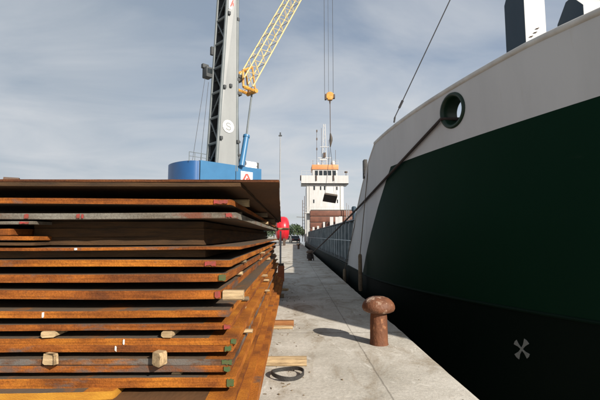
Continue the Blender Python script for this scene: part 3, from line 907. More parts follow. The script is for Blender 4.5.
# thruster mark
pm = on_hull(522, 349)
tan, upv, nrm = hull_frame(pm)
HM = Matrix((tan, upv, nrm)).transposed()
mb = MB()
ca = [0.045, 0.135]
ang0 = R(38)
pts = []
for k in range(4):
    a = ang0 + k * math.pi / 2
    for da, r_ in ((-0.42, 0.024 / math.sin(.42) * .55), (-0.30, 0.17), (0.30, 0.17), ):
        pts.append((a + da, r_))
poly = []
for k in range(4):
    a = ang0 + k * math.pi / 2
    sc4 = 1.15 if k % 2 else 0.9
    for (lx, ly) in ((0.020, -0.015), (0.075 * sc4, -0.020), (0.155 * sc4, -0.050), (0.166 * sc4, 0.0), (0.155 * sc4, 0.050), (0.075 * sc4, 0.020), (0.020, 0.015)):
        x_, y_ = lx * math.cos(a) - ly * math.sin(a), lx * math.sin(a) + ly * math.cos(a)
        poly.append(pm + HM @ Vector((x_ * 0.82, y_ * 0.95, 0.004)))
mb.prism(poly, nrm * 0.006)
sbuild(mb, 'thruster_mark', MARK_GREY)
# navigation light box on the aft end of the bulwark
pb = at(365, 167, 11.1)
mb = MB().box(pb, (0.10, 0.22, 0.40), bev=0.015).box(pb + Vector((-.03, -.02, -.26)), (0.06, .12, .14))
sbuild(mb, 'light_box', BLACK_RUBBER)
# boxed ventilator trunks on the forecastle
def trunk(xc_px, yfront, w_, Ld, z0, zsh, zpk):
    c = at(xc_px, 30, yfront)
    x0 = c.x
    root = bpy.data.objects.new('ventilator_trunk', None); col.objects.link(root); root.parent = ship
    root.location = Vector((x0, yfront, z0)) - SOFF
    h = zsh - z0; hp = zpk - z0
    mb = MB()
    mb.prism([(0, 0, 0), (0, Ld, 0), (0, Ld, h), (0, Ld * 0.62, hp), (0, Ld * 0.38, hp), (0, 0, h)], (w_, 0, 0))
    mb.build('casing', SHIP_WHITE, root)
    mb = MB()
    mb.prism([(-0.006, 0.0, 0.05), (-0.006, Ld, 0.05), (-0.006, Ld, h - .0), (-0.006, Ld * 0.62, hp - .01), (-0.006, Ld * 0.38, hp - .01), (-0.006, 0.0, h - .0)], (0.004, 0, 0))
    mb.build('side_panel', NAVY, root)
    return root, h
tr, h_ = trunk(525.5, 7.0, 0.385, 0.66, 2.9, 6.05, 6.4)
for (px, py) in ((531, 37), (535, 33), (537, 29)):
    p_ = at(px, py, 7.0)
    lp = p_ - Vector((at(525.5, 30, 7.0).x, 7.0, 2.9))
    MB().tube([(lp.x - .03, -0.012, lp.z), (lp.x + .03, -0.016, lp.z + .015)], 0.008, 6).build('clip', DARK_IRON, tr)
trunk(585, 6.0, 0.42, 0.62, 2.9, 5.08, 5.36)
# foremast on the forecastle with its stay
mtop = Vector((6.8, 2.4, 16.5))
mb = MB().tube([(6.8, 2.4, 2.9), (6.8, 2.4, 9), mtop], [0.16, 0.13, 0.08], 14)
sbuild(mb, 'foremast', SHIP_WHITE)
s0 = at(394, 119, 8.55); s1 = at(450, 0, 7.55)
sdir = (s1 - s0)
tq = (mtop.x - s0.x) / sdir.x
mb = MB().tube([s0, s0 + sdir * min(tq, 9)], 0.011, 6)
st = s0 + sdir * 0.10; st2 = s0 + sdir * 0.17
mb.tube([st, st2], 0.026, 8)
mb.tube([s0 - Vector((0, 0, .08)), s0 + sdir * .02], 0.02, 6)
sbuild(mb, 'forestay', WIRE)

# cargo hold: coaming with stiffeners, hand rail
CX0, CX1, CY0, CY1, CZ = 2.62, 10.98, 15.6, 64.0, 2.02
mb = MB()
mb.box((CX0, (CY0 + CY1) / 2, (Z_DECK + CZ) / 2), (0.04, CY1 - CY0, CZ - Z_DECK))
mb.box((CX1, (CY0 + CY1) / 2, (Z_DECK + CZ) / 2), (0.04, CY1 - CY0, CZ - Z_DECK))
mb.box((XC, CY0 - 0.025, (Z_DECK + CZ) / 2), (CX1 - CX0 + .04, 0.04, CZ - Z_DECK))
mb.box((XC, CY1 + 0.025, (Z_DECK + CZ) / 2), (CX1 - CX0 + .04, 0.04, CZ - Z_DECK))
coam = sbuild(mb, 'hatch_coaming', COAM)
proto = None
for k in range(40):
    y = CY0 + 0.3 + k * 1.22
    if proto is None:
        proto = MB().box((0, 0, (CZ - Z_DECK - .03) / 2), (0.20, 0.035, CZ - Z_DECK - .03)).box((-.105, 0, (CZ - Z_DECK - .1) / 2), (0.012, 0.12, CZ - Z_DECK - .12)).build('stiffener', COAM_L, coam)
        o = proto
    else:
        o = proto.copy(); col.objects.link(o); o.parent = coam
    o.location = (CX0 - 0.122, y, Z_DECK)
mb = MB().box((CX0 - .06, (CY0 + CY1) / 2, CZ + .03), (0.30, CY1 - CY0, 0.05))
mb.build('coaming_flange', COAM, coam)
# hatch covers
mb = MB()
for k in range(9): mb.box((XC, 18.3 + k * 5.1, CZ + 0.055 + .05), (CX1 - CX0 - .4, 4.9, 0.05 + .05), bev=0.02)
hc = sbuild(mb, 'hatch_cover', NAVY)
# handrail
mb = MB()
mb.tube([(2.2, 14.6, 1.22), (2.2, 64, 1.22)], 0.016, 6)
for k in range(25): mb.tube([(2.2, 15.2 + k * 2.0, Z_DECK), (2.2, 15.2 + k * 2.0, 1.22)], 0.012, 6)
sbuild(mb, 'handrail', COAM_L)
# dark mushroom vent near the forecastle
pv = at(354, 214, 17.4)
mb = MB().lathe([(0.075, 0.3), (0.075, pv.z + .12), (0.105, pv.z + .14), (0.105, pv.z + .28), (0.07, pv.z + .33), (0.0, pv.z + .34)], (pv.x, 17.4, 0), 20)
sbuild(mb, 'mushroom_vent', NAVY)

# stowed hatch covers ahead of the bridge, brown with pale edges
mb = MB()
for k in range(4):
    mb.box((XC - .15, 68.5, 2.2 + k * 1.0), (7.5, 3.2, 0.90), bev=0.03)
sbuild(mb, 'stowed_hatch_cover', BROWN)
mb = MB()
for k in range(4): mb.box((XC - .15, 68.5, 2.7 + k * 1.0), (7.3, 3.0, 0.2))
sbuild(mb, 'cover_spacer', DECK)
mb = MB().box((XC, 68.5, 1.08), (7.8, 3.6, 1.44))
sbuild(mb, 'cover_plinth', DECK)
# posts in front of the covers
po = None
for px, yt in ((313.5, 227), (318, 226), (324, 222), (331.5, 217), (337, 217), (340.5, 216.5)):
    p_ = at(px, yt, 65.6)
    mb = MB().box((p_.x, 65.6, (p_.z + Z_DECK) / 2), (0.55 if px > 330 else 0.32, 0.3, p_.z - Z_DECK))
    sbuild(mb, 'cell_guide', SHIP_WHITE)
mb = MB()
p_ = at(301, 229, 62); 
mb.tube([(p_.x + .75, 63.6, Z_DECK), (p_.x + .75, 63.6, p_.z)], 0.10, 8)
sbuild(mb, 'gangway_post', SHIP_WHITE)

# bridge
YB = 76.0
def rect(px0, px1, py0, py1, Y):
    a = at(px0, max(py0, py1), Y); b_ = at(px1, min(py0, py1), Y)
    return a.x, b_.x, a.z, b_.z
x0, x1, z0, z1 = rect(306.8, 343.5, 213, 184, YB)
house = MB().box(((x0 + x1) / 2, YB + 4, (Z_DECK + z1) / 2), (x1 - x0, 8, z1 - Z_DECK), bev=0.06)
house = sbuild(house, 'deckhouse', SHIP_WHITE)
wx0, wx1, wz0, wz1 = rect(301.3, 348.4, 184, 175.5, YB - .5)
mb = MB().box(((wx0 + wx1) / 2, YB + 1.5, wz0 + .08), (wx1 - wx0, 4, 0.16)).box(((wx0 + wx1) / 2, YB - .47, (wz0 + wz1) / 2), (wx1 - wx0, 0.06, wz1 - wz0))
for xs in (wx0 + .03, wx1 - .03): mb.box((xs, YB + 1.5, (wz0 + wz1) / 2), (0.06, 3.9, wz1 - wz0 - .02))
sbuild(mb, 'bridge_wing', SHIP_WHITE)
hx0, hx1, hz0, hz1 = rect(312.6, 337.6, 176, 165, YB)
wh = MB().box(((hx0 + hx1) / 2, YB + 2.2, (wz0 + hz1 - .05) / 2 + .05), (hx1 - hx0, 4.0, hz1 - wz0 - .1), bev=0.05)
wh = sbuild(wh, 'wheelhouse', SHIP_WHITE)
ox0, ox1, oz0, oz1 = rect(312.2, 338.2, 169.3, 164.6, YB)
mb = MB().box(((ox0 + ox1) / 2, YB + 2.2, (oz0 + oz1) / 2), (ox1 - ox0 + .1, 4.3, oz1 - oz0), bev=0.04)
sbuild(mb, 'orange_roof_band', ORANGE)
for (a, b_) in ((315.0, 318.0), (319.2, 322.6), (323.6, 327.0), (328.0, 331.4), (332.6, 336.0)):
    q0, q1, r0, r1 = rect(a, b_, 175.2, 170.4, YB)
    MB().box(((q0 + q1) / 2, YB + .19, (r0 + r1) / 2), (q1 - q0, 0.04, r1 - r0)).build('window', GLASS, wh)
for (a, b_, c_, d_) in ((313.5, 315, 186, 190), (320, 321.3, 186.4, 190), (324, 325.4, 186, 190), (336.2, 337.6, 186.6, 190), (313.2, 314.4, 199.5, 203), (337.0, 338.0, 199.5, 203)):
    q0, q1, r0, r1 = rect(a, b_, d_, c_, YB)
    MB().box(((q0 + q1) / 2, YB - .01, (r0 + r1) / 2), (q1 - q0, 0.05, r1 - r0)).build('window', GLASS, house)
# dark searchlight pillars under the wheelhouse windows
mb = MB()
for px in (316.2, 333.5):
    a = at(px, 178, YB - .6)
    sbuild(MB().tube([(a.x, YB - .56, a.z - .5), (a.x, YB - .56, a.z + .5)], 0.14, 8), 'searchlight', DARK_IRON)
# railings at the house front and wings
mb = MB()
x0r, x1r, z0r, z1r = rect(305, 346, 212.5, 207, 74.5)
for f in (0.5, 1.0): mb.tube([(x0r, 74.5, z0r + (z1r - z0r) * f), (x1r, 74.5, z0r + (z1r - z0r) * f)], 0.03, 6)
for k in range(11): mb.tube([(x0r + (x1r - x0r) * k / 10, 74.5, z0r - .05), (x0r + (x1r - x0r) * k / 10, 74.5, z1r)], 0.025, 6)
mb.box(((x0r + x1r) / 2, 75.2, z0r - .08), (x1r - x0r + .2, 1.6, 0.12))
mb.tube([(x0r + .1, 74.6, Z_DECK), (x0r + .1, 74.6, z0r)], .08, 8); mb.tube([(x1r - .1, 74.6, Z_DECK), (x1r - .1, 74.6, z0r)], .08, 8)
sbuild(mb, 'front_railing', SHIP_WHITE)
# thin masts, aerials and radar on the roof
def pole(mb, px, y0, y1, r_, Y=78.0):
    a = at(px, y0, Y); b_ = at(px, y1, Y); mb.tube([a, (a.x, Y, b_.z)], r_, 6)
mb = MB()
c0 = at(324.5, 165, 78); zt_ = at(324.5, 124, 78).z
xs_ = (c0.x - .45, c0.x + .45)
for x_ in xs_:
    mb.tube([(x_, 78, c0.z - .5), (c0.x + (x_ - c0.x) * .35, 78, zt_)], 0.07, 6)
for k in range(10):
    f = k / 10; g_ = (k + 1) / 10
    za = c0.z + (zt_ - c0.z) * f; zb_ = c0.z + (zt_ - c0.z) * g_
    s_ = .45 * (1 - .65 * f) * (1 if k % 2 else -1)
    mb.tube([(c0.x + s_, 78, za), (c0.x - s_ * .93, 78, zb_)], 0.035, 5)
mb.box((c0.x, 77.9, at(324.5, 158, 78).z), (2.6, .12, .12))
mb.box((c0.x, 77.9, at(324.5, 147, 78).z), (1.8, .12, .10))
mb.box((c0.x - .3, 77.6, at(324.5, 160, 78).z), (1.3, .25, .22))
mb.lathe([(0.0, 0), (.4, .05), (.45, .4), (.3, .75), (0, .85)], (at(333, 162, 77).x, 77, at(333, 163.5, 77).z - .3), 16)
mb.lathe([(0.0, 0), (.3, .05), (.33, .3), (.2, .55), (0, .6)], (at(318, 162, 77).x, 77, at(318, 164, 77).z - .3), 16)
sbuild(mb, 'radar_mast', SHIP_WHITE)
for px, ya_, yb_ in ((316.8, 166, 130), (321.5, 166, 128), (335.6, 166, 150), (328.5, 166, 140), (312.9, 176, 160)):
    mb = MB(); pole(mb, px, ya_, yb_, 0.035)
    if px == 316.8:
        for yy_ in (131, 139, 149): mb.box(at(px, yy_, 78), (.22, .2, .45))
    sbuild(mb, 'aerial', DARK_IRON)
sbuild(MB().box(at(324.4, 155, 77.8), (.45, .5, .9)), 'radar_scanner', DARK_IRON)
a = at(346, 173, 77); sbuild(MB().lathe([(.0, -1.2), (.06, -1.2), (.06, 0), (.3, .02), (.3, .3), (0, .32)], a, 10), 'compass_stand', DARK_IRON)
sbuild(MB().box(at(301.0, 178, 77), (.35, .5, 1.0)), 'side_lamp', DARK_IRON)
mb = MB()
for (ya_, za_, xa_, xb_) in ((YB + .1, oz1, ox0, ox1), (YB - .45, wz1, wx0, hx0 - .2), (YB - .45, wz1, hx1 + .2, wx1)):
    for f in (.45, .9): mb.tube([(xa_, ya_, za_ + f), (xb_, ya_, za_ + f)], .025, 5)
    n_ = max(2, int((xb_ - xa_) / .9))
    for k in range(n_ + 1): mb.tube([(xa_ + (xb_ - xa_) * k / n_, ya_, za_ - .02), (xa_ + (xb_ - xa_) * k / n_, ya_, za_ + .9)], .022, 5)
sbuild(mb, 'roof_rail', SHIP_WHITE)
mb = MB()
for px in (309.5, 340.5): 
    a = at(px, 200, YB)
    sbuild(MB().tube([(a.x, YB - .06, 6.0), (a.x, YB - .06, wz0)], .05, 6), 'drain_pipe', RAIL_GREY)
# funnel behind the wheelhouse
mb = MB().box((XC + .3, 84, 8.5), (2.6, 2.4, 8), bev=.2)
sbuild(mb, 'funnel', SHIP_WHITE)
# davit and ladder work on the quay side of the bridge
mb = MB()
for px, ya_, yb_ in ((302.6, 232, 200), (304.6, 232, 196)):
    a = at(px, ya_, 72); b_ = at(px, yb_, 72); mb.tube([(a.x, 72, Z_DECK), (a.x, 72, b_.z)], 0.06, 6)
a = at(302.6, 201, 72); b_ = at(304.6, 201, 72)
for k in range(10):
    z = a.z - .5 - k * .6; mb.tube([(a.x, 72, z), (b_.x, 72, z)], .03, 5)
a = at(296.5, 217.5, 72); mb.tube([(b_.x, 72, a.z), (a.x, 72, a.z + .1)], .04, 5)
sbuild(mb, 'side_ladder', DARK_IRON)
mb = MB()
for px, yb_ in ((348.6, 205), (346.6, 203)):
    a = at(px, yb_, 66); mb.tube([(a.x, 66, Z_DECK), (a.x, 66, a.z)], .06, 6)
sbuild(mb, 'deck_post', MAST)

# mooring line
p0 = fl + FM @ Vector((0.12, -0.10, -0.3))
h1_ = on_hull(443.5, 119.0)
p1 = h1_ + hull_frame(h1_)[2] * 0.055
pend = B2 + Vector((0.10, -0.06, 0.40))
mb = MB()
pts = [p0, p1]
for px in (438, 431, 421, 411, 401, 391, 381, 372, 364):      # it bears on the curved plating, then runs free
    h_ = on_hull(px, 121.5 + (441 - px) * 1.062)
    pts.append(h_ + hull_frame(h_)[2] * 0.045)
pl_ = pts[-1]
for k in range(1, 30):
    f = k / 29
    p_ = pl_.lerp(pend, f); p_.z -= 4 * 0.03 * f * (1 - f)
    pts.append(p_)
mb.tube(pts, 0.029, 10)
for k in range(4):
    mb.tube([(B2.x + (0.15 + .01 * (k % 2)) * math.cos(a_ * math.pi / 12), B2.y + 0.15 * math.sin(a_ * math.pi / 12), 0.14 + 0.07 * k) for a_ in range(24)], 0.036, 8, closed=True)
mb.tube([(B2.x + 0.14 + .02 * k, B2.y - .12 - .03 * k, .38 - .04 * k * k) for k in range(4)], 0.034, 8)
o = mb.build('mooring_rope', ROPE)
tag(o, 'dark mooring rope running from the green fairlead down to the second bollard', 'rope')

# hanging log fenders
def fender(px, y0, y1, X, rr, rope_to, label):
    p_ = at(px, y1, 10.0); Y = X / (p_.x / p_.y)
    a = at(px, y0, Y); b_ = at(px, y1, Y)
    root = empty('hanging_fender', (a.x, Y, b_.z))
    h = a.z - b_.z
    MB().lathe([(0, 0), (rr * .75, 0), (rr, .04), (rr, h * .5), (rr * .95, h - .05), (rr * .6, h), (0, h)], n=14).build('fender_log', GREY_WOOD, root)
    rt = Vector(rope_to) - Vector((a.x, Y, b_.z))
    MB().tube([(0, 0, h - .02), rt], 0.013, 6).build('fender_rope', ROPE_PALE, root)
    tag(root, label, 'fender', 'log fenders hung over the ship side')
z_ = 3.1
fender(360, 254, 291, 1.84, 0.056, (2.02, ya(3.3) - .05, 3.3), 'longer grey log fender hanging on a rope against the green paint')
z_ = 2.0
fender(344.6, 269, 283, 1.86, 0.062, (2.03, ya(2.2), 2.2), 'shorter log fender hanging at the aft edge of the white hull side')

# ================================================================== CRANE
A_ = math.atan2(0.68, 0.73)
CP = at(200, 160, 38.0)
crane = empty('harbour_crane', (CP.x, 38.0, 0), A_)
tag(crane, 'tall mobile harbour crane with blue machine house, grey tower and yellow lattice jib', 'crane')
CI = (Matrix.Translation((CP.x, 38.0, 0)) @ Matrix.Rotation(A_, 4, 'Z')).inverted()
def loc(p): return CI @ Vector(p)
zb_top = CP.z
zb_bot = 4.0
# machine house (local: x along the jib, y away from us)
mb = MB()
Hh = zb_top - zb_bot
mb.prism([(0.06, 0, zb_bot), (4.1, 0, zb_bot), (4.1, 5.4, zb_bot), (0.06, 5.4, zb_bot)], (0, 0, Hh))
mb.prism([(4.2, 0.02, zb_bot), (7.5, 0.02, zb_bot), (7.5, 5.3, zb_bot), (4.2, 5.3, zb_bot)], (0, 0, Hh))
house = mb.build('machine_house', CR_BLUE, crane)
mb = MB().box((4.15, 2.7, zb_bot + Hh / 2 - .02), (0.09, 5.2, Hh - .06))
mb.build('house_joint', CR_INNER, house)
# rounded counterweight on the left end
mb = MB()
pl = [(-0.03, 0.05, zb_bot + .1)]
for k in range(0, 65):
    a = -math.pi / 2 + math.pi * k / 64
    pl.append((-0.12 - 1.25 * math.cos(a), 2.7 + 2.62 * math.sin(a), zb_bot + .1))
pl.append((-0.03, 5.35, zb_bot + .1))
mb.prism(pl, (0, 0, Hh - .18))
mb.build('counterweight', CR_BLUE_D, crane)
mb = MB().box((0.0, 2.7, zb_bot + Hh / 2 - .05), (0.06, 5.2, Hh - .15))
mb.build('house_gap', CR_INNER, crane)
# roof fittings and handrails
mb = MB()
for x_ in (-0.9, -0.3, 0.4, 1.0): mb.tube([(x_, .45, zb_top - .15), (x_, .45, zb_top + .75)], .03, 6)
mb.tube([(-0.9, .45, zb_top + .75), (1.0, .45, zb_top + .75)], .03, 6)
mb.tube([(-0.9, .45, zb_top + .35), (1.0, .45, zb_top + .35)], .025, 6)
mb.build('roof_railing', CR_DARK, crane)
for x_, h_ in ((4.1, .6), (5.0, .5)): MB().box((x_, .35, zb_top + h_ / 2), (.15, .15, h_)).build('roof_bollard', CR_DARK, crane)
mb = MB().tube([(5.7, .6, zb_top + .45), (7.1, .6, zb_top + .45)], .32, 14).box((6.4, .6, zb_top + .1), (1.6, .5, .22))
mb.build('exhaust_silencer', SIGN_WHITE, crane)
mb = MB().box((7.25, .4, zb_top + .35), (.22, .22, .7), bev=.03)
mb.build('work_light', CR_INNER, crane)
# sign on the house
def local_on_face(px, py, y_off):
    """point of the crane face local y = y_off seen at (px, py)"""
    o_ = CI @ Vector((0, 0, CAM_H)); d_ = CI.to_3x3() @ ray(px, py)
    t_ = (y_off - o_.y) / d_.y
    return o_ + d_ * t_
def sign_on(px0, py0, px1, py1, y_off, parent, tri=True):
    a = local_on_face(px0, py1, y_off); b_ = local_on_face(px1, py0, y_off)
    g = MB().box(((a.x + b_.x) / 2, y_off - .02, (a.z + b_.z) / 2), (b_.x - a.x, 0.02, b_.z - a.z)).build('sign_panel', SIGN_WHITE, parent)
    w_, h = b_.x - a.x, b_.z - a.z
    cx_, cz_ = (a.x + b_.x) / 2, (a.z + b_.z) / 2
    mb = MB()
    yy = y_off - .036
    # three red leaning strokes meeting in a peak
    for (x0_, z0_, x1_, z1_) in ((-.36, -.34, -.02, .34), (.36, -.34, .02, .34), (-.05, -.34, .05, .02)):
        p_ = [(cx_ + x0_ * w_ - .09 * w_, yy, cz_ + z0_ * h), (cx_ + x0_ * w_ + .09 * w_, yy, cz_ + z0_ * h), (cx_ + x1_ * w_ + .08 * w_, yy, cz_ + z1_ * h), (cx_ + x1_ * w_ - .08 * w_, yy, cz_ + z1_ * h)]
        mb.prism(p_, (0, .005, 0)); yy -= .007
    mb.build('sign_emblem', SIGN_RED, g)
    return g
sign_on(240.5, 172.5, 252.5, 184, 0.0, crane)
# tower corner points
def tc(px, py, Y): return loc(at(px, py, Y))
Cb = tc(216, 161, 39.4); Rb = tc(238, 166, 41.1); Lb = tc(206, 162, 40.8)
Ct = tc(227, 0, 40.3); Rt = tc(238.5, 0, 41.1); Lt = tc(217.5, 0, 41.7)
zbt, ztt = zb_top - .6, 30.0
def ext(a, b_, z): return a.lerp(b_, (z - a.z) / (b_.z - a.z))
C0, C1 = ext(Cb, Ct, zbt), ext(Cb, Ct, ztt)
R0, R1 = ext(Rb, Rt, zbt), ext(Rb, Rt, ztt)
L0, L1 = ext(Lb, Lt, zbt), ext(Lb, Lt, ztt)
D0, D1 = L0 + (R0 - C0), L1 + (R1 - C1)
def quad_slab(mb, a, b_, c_, d_, th):
    n_ = (b_ - a).cross(d_ - a).normalized() * th
    mb.prism([a, b_, c_, d_], n_)
mb = MB()
quad_slab(mb, C0, R0, R1, C1, -0.06)
quad_slab(mb, R0 + (R0 - C0) * .004, D0, D1, R1, -0.06)
tower = mb.build('tower', CR_GREY, crane)
mb = MB()
for a, b_ in ((C0, C1), (L0, L1), (D0, D1), (R0, R1)):
    off = ((C0 + D0) / 2 - a) * .10; off.z = 0
    mb.tube([a + off * .9, b_ + off * .5], 0.17, 8)
mb.build('corner_column', CR_DARK, tower)
mb = MB()
def pC(f): return C0.lerp(C1, f)
def pL(f): return L0.lerp(L1, f)
def pD(f): return D0.lerp(D1, f)
nb = 8
mb2 = MB()
for k in range(nb + 1):
    f = k / nb
    a, b_ = pL(f), pC(f)
    inn = (pD(f) - pL(f)).normalized() * .12
    mb.tube([a + inn, b_ + inn], 0.14, 6)
    if k < nb:
        g_ = (k + 1) / nb
        if k % 2 == 0: mb.tube([a + inn, pC(g_) + inn], .09, 6)
        else: mb.tube([b_ + inn, pL(g_) + inn], .09, 6)
        # landings inside the tower
        m_ = (f + g_) / 2
        q_ = [pL(m_) * .9 + pD(m_) * .1, pC(m_) * .9 + R0.lerp(R1, m_) * .1, pC(m_) * .25 + R0.lerp(R1, m_) * .75, pL(m_) * .25 + pD(m_) * .75]
        mb2.prism(q_, (0, 0, .06))
mb.build('lattice_bracing', CR_DARK, tower)
# back wall and landings inside
quad_slab(mb2, L0.lerp(D0, .12) + (C0 - L0) * .05, D0.lerp(L0, .02) + (R0 - D0) * .05, D1.lerp(L1, .02) + (R1 - D1) * .05, L1.lerp(D1, .12) + (C1 - L1) * .05, .02)
quad_slab(mb2, R0.lerp(C0, .1) , D0.lerp(L0, .1), D1.lerp(L1, .1), R1.lerp(C1, .1), .02)
mb2.tube([pL(0).lerp(R0, .5), pL(1).lerp(R1, .5)], .22, 8)
mb2.build('tower_landings', CR_INNER, tower)
mb = MB()
ctp = (C1 + D1) / 2
mb.box((ctp.x, ctp.y, 30.4), (2.2, 2.2, 1.2), bev=.1)
mb.build('tower_head', CR_BLUE, tower)
# emblem disc and sign on the tower face
fN = (R0 - C0).cross(C1 - C0).normalized()
if fN.y > 0: fN = -fN
fU = (C1 - C0).normalized(); fX = fU.cross(fN).normalized()
if fX.x < 0: fX = -fX
def on_face(px, py, P=C0, n_=fN):
    o_ = CI @ Vector((0, 0, CAM_H)); d_ = CI.to_3x3() @ ray(px, py)
    return o_ + d_ * ((P - o_).dot(n_) / d_.dot(n_))
ec = on_face(228, 126.5) + fN * 0.07
FR = Matrix((fX, fU, fN)).transposed()
mb = MB().lathe([(0.66, 0.0), (0.66, 0.02), (0.0, 0.02)], ec, 32, FR)
em = mb.build('emblem_disc', SIGN_WHITE, crane)
def s_shape():
    pts = []
    for k in range(13):      # upper bowl, then lower bowl
        a = R(20 + 230 * k / 12); pts.append((0.25 * math.cos(a), 0.17 + 0.17 * math.sin(a)))
    for k in range(13):
        a = R(70 - 230 * k / 12); pts.append((0.28 * math.cos(a), -0.18 + 0.18 * math.sin(a)))
    return pts
mb = MB()
ss = s_shape()
w2 = .065
for i in range(len(ss) - 1):
    a = Vector((*ss[i], 0)); b_ = Vector((*ss[i + 1], 0)); d_ = (b_ - a).normalized(); nn = Vector((-d_.y, d_.x, 0)) * w2
    q_ = [a - d_ * .02 + nn, b_ + d_ * .02 + nn, b_ + d_ * .02 - nn, a - d_ * .02 - nn]
    mb.prism([ec + FR @ (v + Vector((0, 0, .022 + .0006 * i))) for v in q_], fN * 0.004)
mb.build('emblem_letter', CR_GREY, em)
sc_ = on_face(232.6, 3.5)
mb = MB().prism([on_face(228.3, 8.5) + fN * .07, on_face(237.6, 12.0) + fN * .07, on_face(238.0, -6) + fN * .07, on_face(228.8, -7) + fN * .07], fN * .015)
sg = mb.build('tower_sign', SIGN_WHITE, crane)
mb = MB()
for i, (xa, xb) in enumerate(((230.2, 232.6), (235.8, 233.4), (233.0, 233.0))):
    yb2, yt2 = (7.0, 0.5) if i < 2 else (6.5, 3.5)
    q_ = [on_face(xa - .8, yb2), on_face(xa + .8, yb2), on_face(xb + .7, yt2), on_face(xb - .7, yt2)]
    mb.prism([v + fN * (.09 + .006 * i) for v in q_], fN * .005)
mb.build('sign_emblem', SIGN_RED, sg)
# small fittings on the face
mb = MB()
for px, py in ((228.5, 13.5), (237.3, 20), (230, 86), (224, 87), (220.5, 138), (237.2, 142)):
    p_ = on_face(px, py)
    MB().box(p_ + fN * .12, (.28, .28, .35), bev=.03).build('lamp_fitting', CR_INNER, tower)
# cab hanging on the left side of the tower
cb = loc(at(207.5, 73, 40.6))
mb = MB().box(cb + Vector((0, 0, 0)), (.75, .9, 1.1), bev=.10)
cab = mb.build('operator_cab', CR_INNER, crane)
MB().box(cb + Vector((0, -.46, .1)), (.55, .03, .5)).build('cab_window', GLASS, cab)
cb2 = loc(at(205, 66.5, 40.6))
MB().box(cb2, (.7, .4, .45), bev=.05).build('cab_lamp', CR_INNER, cab)
cb3 = loc(at(212, 51, 40.8))
MB().box(cb3, (.3, .3, .9), bev=.04).build('tower_lamp', CR_INNER, crane)
# wires from the cab down to the counterweight
mb = MB()
for (a0, b0) in (((205, 78), (192.5, 160)), ((208.5, 82), (200.5, 160))):
    mb.tube([loc(at(a0[0], a0[1], 40.3)), loc(at(b0[0], b0[1], 39.2))], 0.022, 5)
mb.build('guy_wire', WIRE, crane)
# jib: four-chord lattice
P0w = at(244.5, 84, 41.6)
dirw = Vector((0.73, 0.68, 1.78)).normalized()
JL = 26.4
P0 = loc(P0w); dl = (CI.to_3x3() @ dirw).normalized()
sidev = Vector((0, 1, 0)); upn = dl.cross(sidev).normalized()
if upn.x > 0: upn = -upn          # towards the tower
mb = MB()
def half(f):
    hgt = 0.66 if f < .75 else 0.66 - .4 * (f - .75) / .25
    wid = 0.72 if f < .7 else 0.72 - .4 * (f - .7) / .3
    return hgt, wid
nb = 15
def jp(f, sx, su):
    h_, w_ = half(f)
    base = P0 + dl * JL * f
    return base + sidev * sx * w_ + upn * su * h_
for sx in (-1, 1):
    for su in (-1, 1):
        mb.tube([jp(k / nb, sx, su) for k in range(nb + 1)], 0.075, 6)
for k in range(nb):
    f, g_ = k / nb, (k + 1) / nb
    m_ = (f + g_) / 2
    for sx in (-1, 1):
        mb.tube([jp(f, sx, -1), jp(m_, sx, 1)], .036, 5); mb.tube([jp(m_, sx, 1), jp(g_, sx, -1)], .036, 5)
    for su in (-1, 1):
        mb.tube([jp(f, -1, su), jp(g_, 1, su) if k % 2 else jp(f, 1, su)], .032, 5)
        mb.tube([jp(f, -1, su), jp(f, 1, su)], .032, 5)
jib = mb.build('jib', YELLOW, crane)
# jib foot bracket and its pivots
mb = MB()
tip_ = loc(at(252, 92.5, 42.6)); r0_ = loc(at(240, 88, 41.5)); r1_ = loc(at(239.5, 72, 41.5)); r2_ = loc(at(249, 69, 42.2))
for dy in (-.6, .6):
    d_ = Vector((0, dy, 0))
    mb.tube([r0_ + d_, tip_ + d_], .17, 6); mb.tube([r1_ + d_, r2_ + d_], .13, 6); mb.tube([r0_ + d_, r1_ + d_ + Vector((0, 0, .0))], .12, 6)
    mb.tube([tip_ + d_, r2_ + d_], .10, 6)
mb.tube([tip_ - Vector((0, .8, 0)), tip_ + Vector((0, .8, 0))], .24, 8)
mb.build('jib_foot', YEL_HOOK, jib)
mb = MB()
for px, py in ((239.3, 77), (238.5, 94), (238.3, 80.5)):
    MB().box(loc(at(px, py, 41.3)), (.55, .6, .35), bev=.05).build('pivot_bearing', CR_INNER, jib)
# hydraulic ram
ra = loc(at(241.5, 166, 41.0)); rm = loc(at(246.2, 137.5, 41.9)); rt_ = tip_
mb = MB().tube([ra, rm], .30, 12).tube([rm, rm + (rm - ra).normalized() * .25], .36, 12)
ram = mb.build('ram_cylinder', CR_BLUE, crane)
MB().tube([rm, rt_], .10, 10).build('ram_rod', CR_DARK, ram)
mb = MB().tube([loc(at(239.2, 165, 41.2)), loc(at(237.5, 95, 41.25))], .06, 6)
for py in (142, 155): mb.box(loc(at(238.6, py, 41.15)), (.3, .3, .2))
mb.build('hose_line', CR_INNER, crane)
# jib head, hoist ropes, hook block and chain
tipl = P0 + dl * JL
MB().tube([tipl + Vector((.3, -.7, .7)), tipl + Vector((.3, .7, .7))], .75, 20).build('head_sheave', YEL_HOOK, jib)
tipw = P0w + dirw * JL
HY = tipw.y
hb = at(329.5, 97, HY)
ropes = MB()
for px in (324.6, 333.2):
    q_ = at(px, 94, HY); ropes.tube([loc(q_), loc((q_.x, HY, tipw.z + .6))], 0.030, 5)
q_ = at(328.6, 94, HY + .3)
ropes.tube([loc(q_), loc((q_.x, HY + .3, tipw.z + .6))], 0.022, 5)
